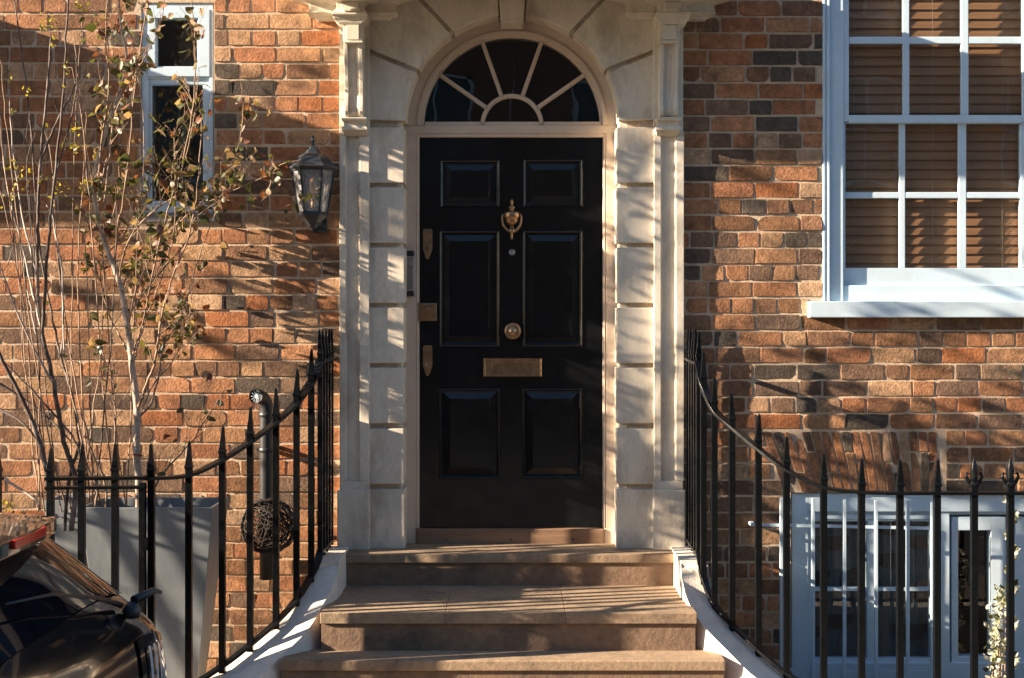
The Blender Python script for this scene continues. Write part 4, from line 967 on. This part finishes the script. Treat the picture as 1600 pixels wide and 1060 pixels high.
# under-tray
mb = MB(); mb.box(-4.8, -1.05, -PC-.8, -PC+.8, .05, .14); mb.build('floor_pan', M_tyre, car)
def patch(i0, i1, w0, w1, off, m, name, nw=16, parent=car):
    mb = MB(); rows = []
    cl_ = CTs[i0:i1+1]
    for a_, q in enumerate(cl_):
        j = i0+a_; t = (CTs[min(j+1,len(CTs)-1)]-CTs[max(j-1,0)]); nrm = Vector((-t.y if False else t.y, 0, -t.x)).normalized()
        nrm = Vector((t.y, 0, -t.x)).normalized()
        rows.append([shell(q, w0+(w1-w0)*b/nw)+nrm*off for b in range(nw+1)])
    mb.loft(rows, False, False, 0, True)
    mb2 = [[r+Vector((-.01,0,-.01)) for r in rw] for rw in rows]
    return mb.build(name, m, parent)
rw_ = patch(22, 33, -.86, .86, .006, M_carglass, 'rear_window')
patch(46, 55, -.86, .86, .006, M_carglass, 'windscreen')
# tail lights
for sg in (-1, 1):
    hsg = patch(10, 16, sg*.50, sg*.93, .005, M_carglass, 'tail_light', 10)
    for b in range(4):
        w0 = sg*(.58+b*.07); patch(12, 15, w0, w0+sg*.032, .011, M_lens, 'lens_strip', 2, hsg)
    patch(11, 12, sg*.58, sg*.84, .011, M_amber, 'amber_strip', 4, hsg)
patch(8, 9, -.6, .6, .010, M_red, 'reflector', 10)
# spoiler + high brake light
mb = MB(); rows = []
for b in range(21):
    w_ = -1+b*.1; y = -PC-w_*.57; xs = -1.06-.165*w_*w_; zs = 1.322-.055*w_*w_
    rows.append([Vector((xs,y,zs)), Vector((xs,y,zs-.035)), Vector((xs-.16,y,zs-.06)), Vector((xs-.26,y,zs+.02))])
mb.loft(rows, True, True, 0, False); spo = mb.build('spoiler', M_car, car, bevel=.004)
mb = MB(); rows = []
for b in range(11):
    w_ = -.5+b*.1; y = -PC-w_*.19; dx = -.165*(w_*.3)**2; rows.append([Vector((-1.054+dx,y,1.319)), Vector((-1.054+dx,y,1.300)), Vector((-1.09,y,1.297)), Vector((-1.09,y,1.321))])
mb.loft(rows, True, True, 0, False); mb.build('brake_light', M_red, spo, bevel=.001)
# rear wiper
mb = MB(); mb.tube([(-.99,-3.13,1.065),(-1.0,-3.3,1.12),(-1.035,-3.5,1.17),(-1.06,-3.72,1.195)], [.008,.005,.004,.003], 8); mb.lathe((-.965,-3.12,1.052), [(.022,-.02),(.024,.0),(.017,.012),(.008,.02),(.001,.021)], 14)
mb.tube([(-.96,-3.12,1.075),(-.93,-3.05,1.085),(-.915,-3.03,1.076)], [.012,.009,.005], 10)
mb.build('rear_wiper', M_plastic, car)
for x in (-1.75, -4.15):
    for sg in (-1, 1):
        c = Vector((x, -PC+sg*.80, .20)); mb = MB()
        for_ = [(.20,-.11),(.30,-.11),(.32,-.09),(.32,.09),(.30,.11),(.20,.11)]
        mb.lathe(c, [(r, h) for r, h in for_], 28, 'y'); wh = mb.build('wheel', M_tyre, car)
        mb = MB(); mb.lathe(c, [(.02,.10*-sg),(.05,.105*-sg),(.18,.09*-sg),(.205,.112*-sg),(.205,.0)], 28, 'y'); mb.build('rim', M_rim, wh)
for sg in (-1, 1):
    mb = MB(); y = -PC+sg*.80; mb.loft([[Vector((x, y+dy*sg, z)) for x, z in ((-1.55,.98),(-3.35,.98),(-2.9,1.22),(-1.75,1.26))] for dy in (-.02, .03)]); mb.build('side_window', M_carglass, car, bevel=.01)

# ---------------------------------------------------------------- neighbours
nb = thing('terraced_house', (-6, 0, 0), 'neighbouring brick terraced house beyond the left edge of the photo', 'house')
mb = MB(); mb.box(-9.5, HX0-.002, .0044, .5, -.3, 5.2); mb.build('mortar_bed', M_mortar, nb)
mbk = MB(); random.seed(3); courses(mbk, -5.4, HX0-.004, W(0,21).z, 0, 5.2, [(-5.4,-3.9,0,3.4)], .2); mbk.build('brick_wall', M_brick, nb, weld=False)
hood(-4.03, EYE+1.235, EYE+1.60, .50, 1.03, nb, 0.0)
mb = MB(); mb.box(-4.5,-3.56,-.03,.02,.6,3.0); mb.build('front_door', M_door, nb, bevel=.01)
M_far = mat('far_brick', (.20,.12,.08), .9, .2, 3, .3, 20)
for i, x0 in enumerate((-14, -7, 0, 7)):
    h = thing('terraced_house', (x0+3.5, -15, 0), ['dull brick terraced house across the street, furthest left', 'dull brick terraced house across the street, second from left', 'dull brick terraced house across the street, second from right', 'dull brick terraced house across the street, furthest right'][i], 'house', 'houses across the street')
    mb = MB(); hs = [(x0+1+2.1*a_, x0+2.1+2.1*a_, z, z+1.8) for a_ in range(3) for z in (.8, 3.9, 6.6)]
    sheet(mb, x0, x0+6.99, 0, 9.2, hs, 0, -.2); mb.v = [(x, -15+y, z) for x, y, z in mb.v]
    mb.box(x0, x0+6.99, -22, -15.22, 0, 9.2); mb.build('wall', M_far, h, weld=False)
    for a, b, c, d in hs:
        mb = MB(); mb.box(a, b, -15.15, -15.1, c, d); wd = mb.build('window', M_carglass, h)
        mb = MB(); t = .06
        for bx_ in ((a,a+t,c,d),(b-t,b,c,d),(a,b,c,c+t),(a,b,d-t,d),(a,b,(c+d)/2-.03,(c+d)/2+.03),((a+b)/2-.02,(a+b)/2+.02,c,d)): mb.box(bx_[0],bx_[1],-15.09,-15.04,bx_[2],bx_[3])
        mb.build('frame', M_upvc, wd)
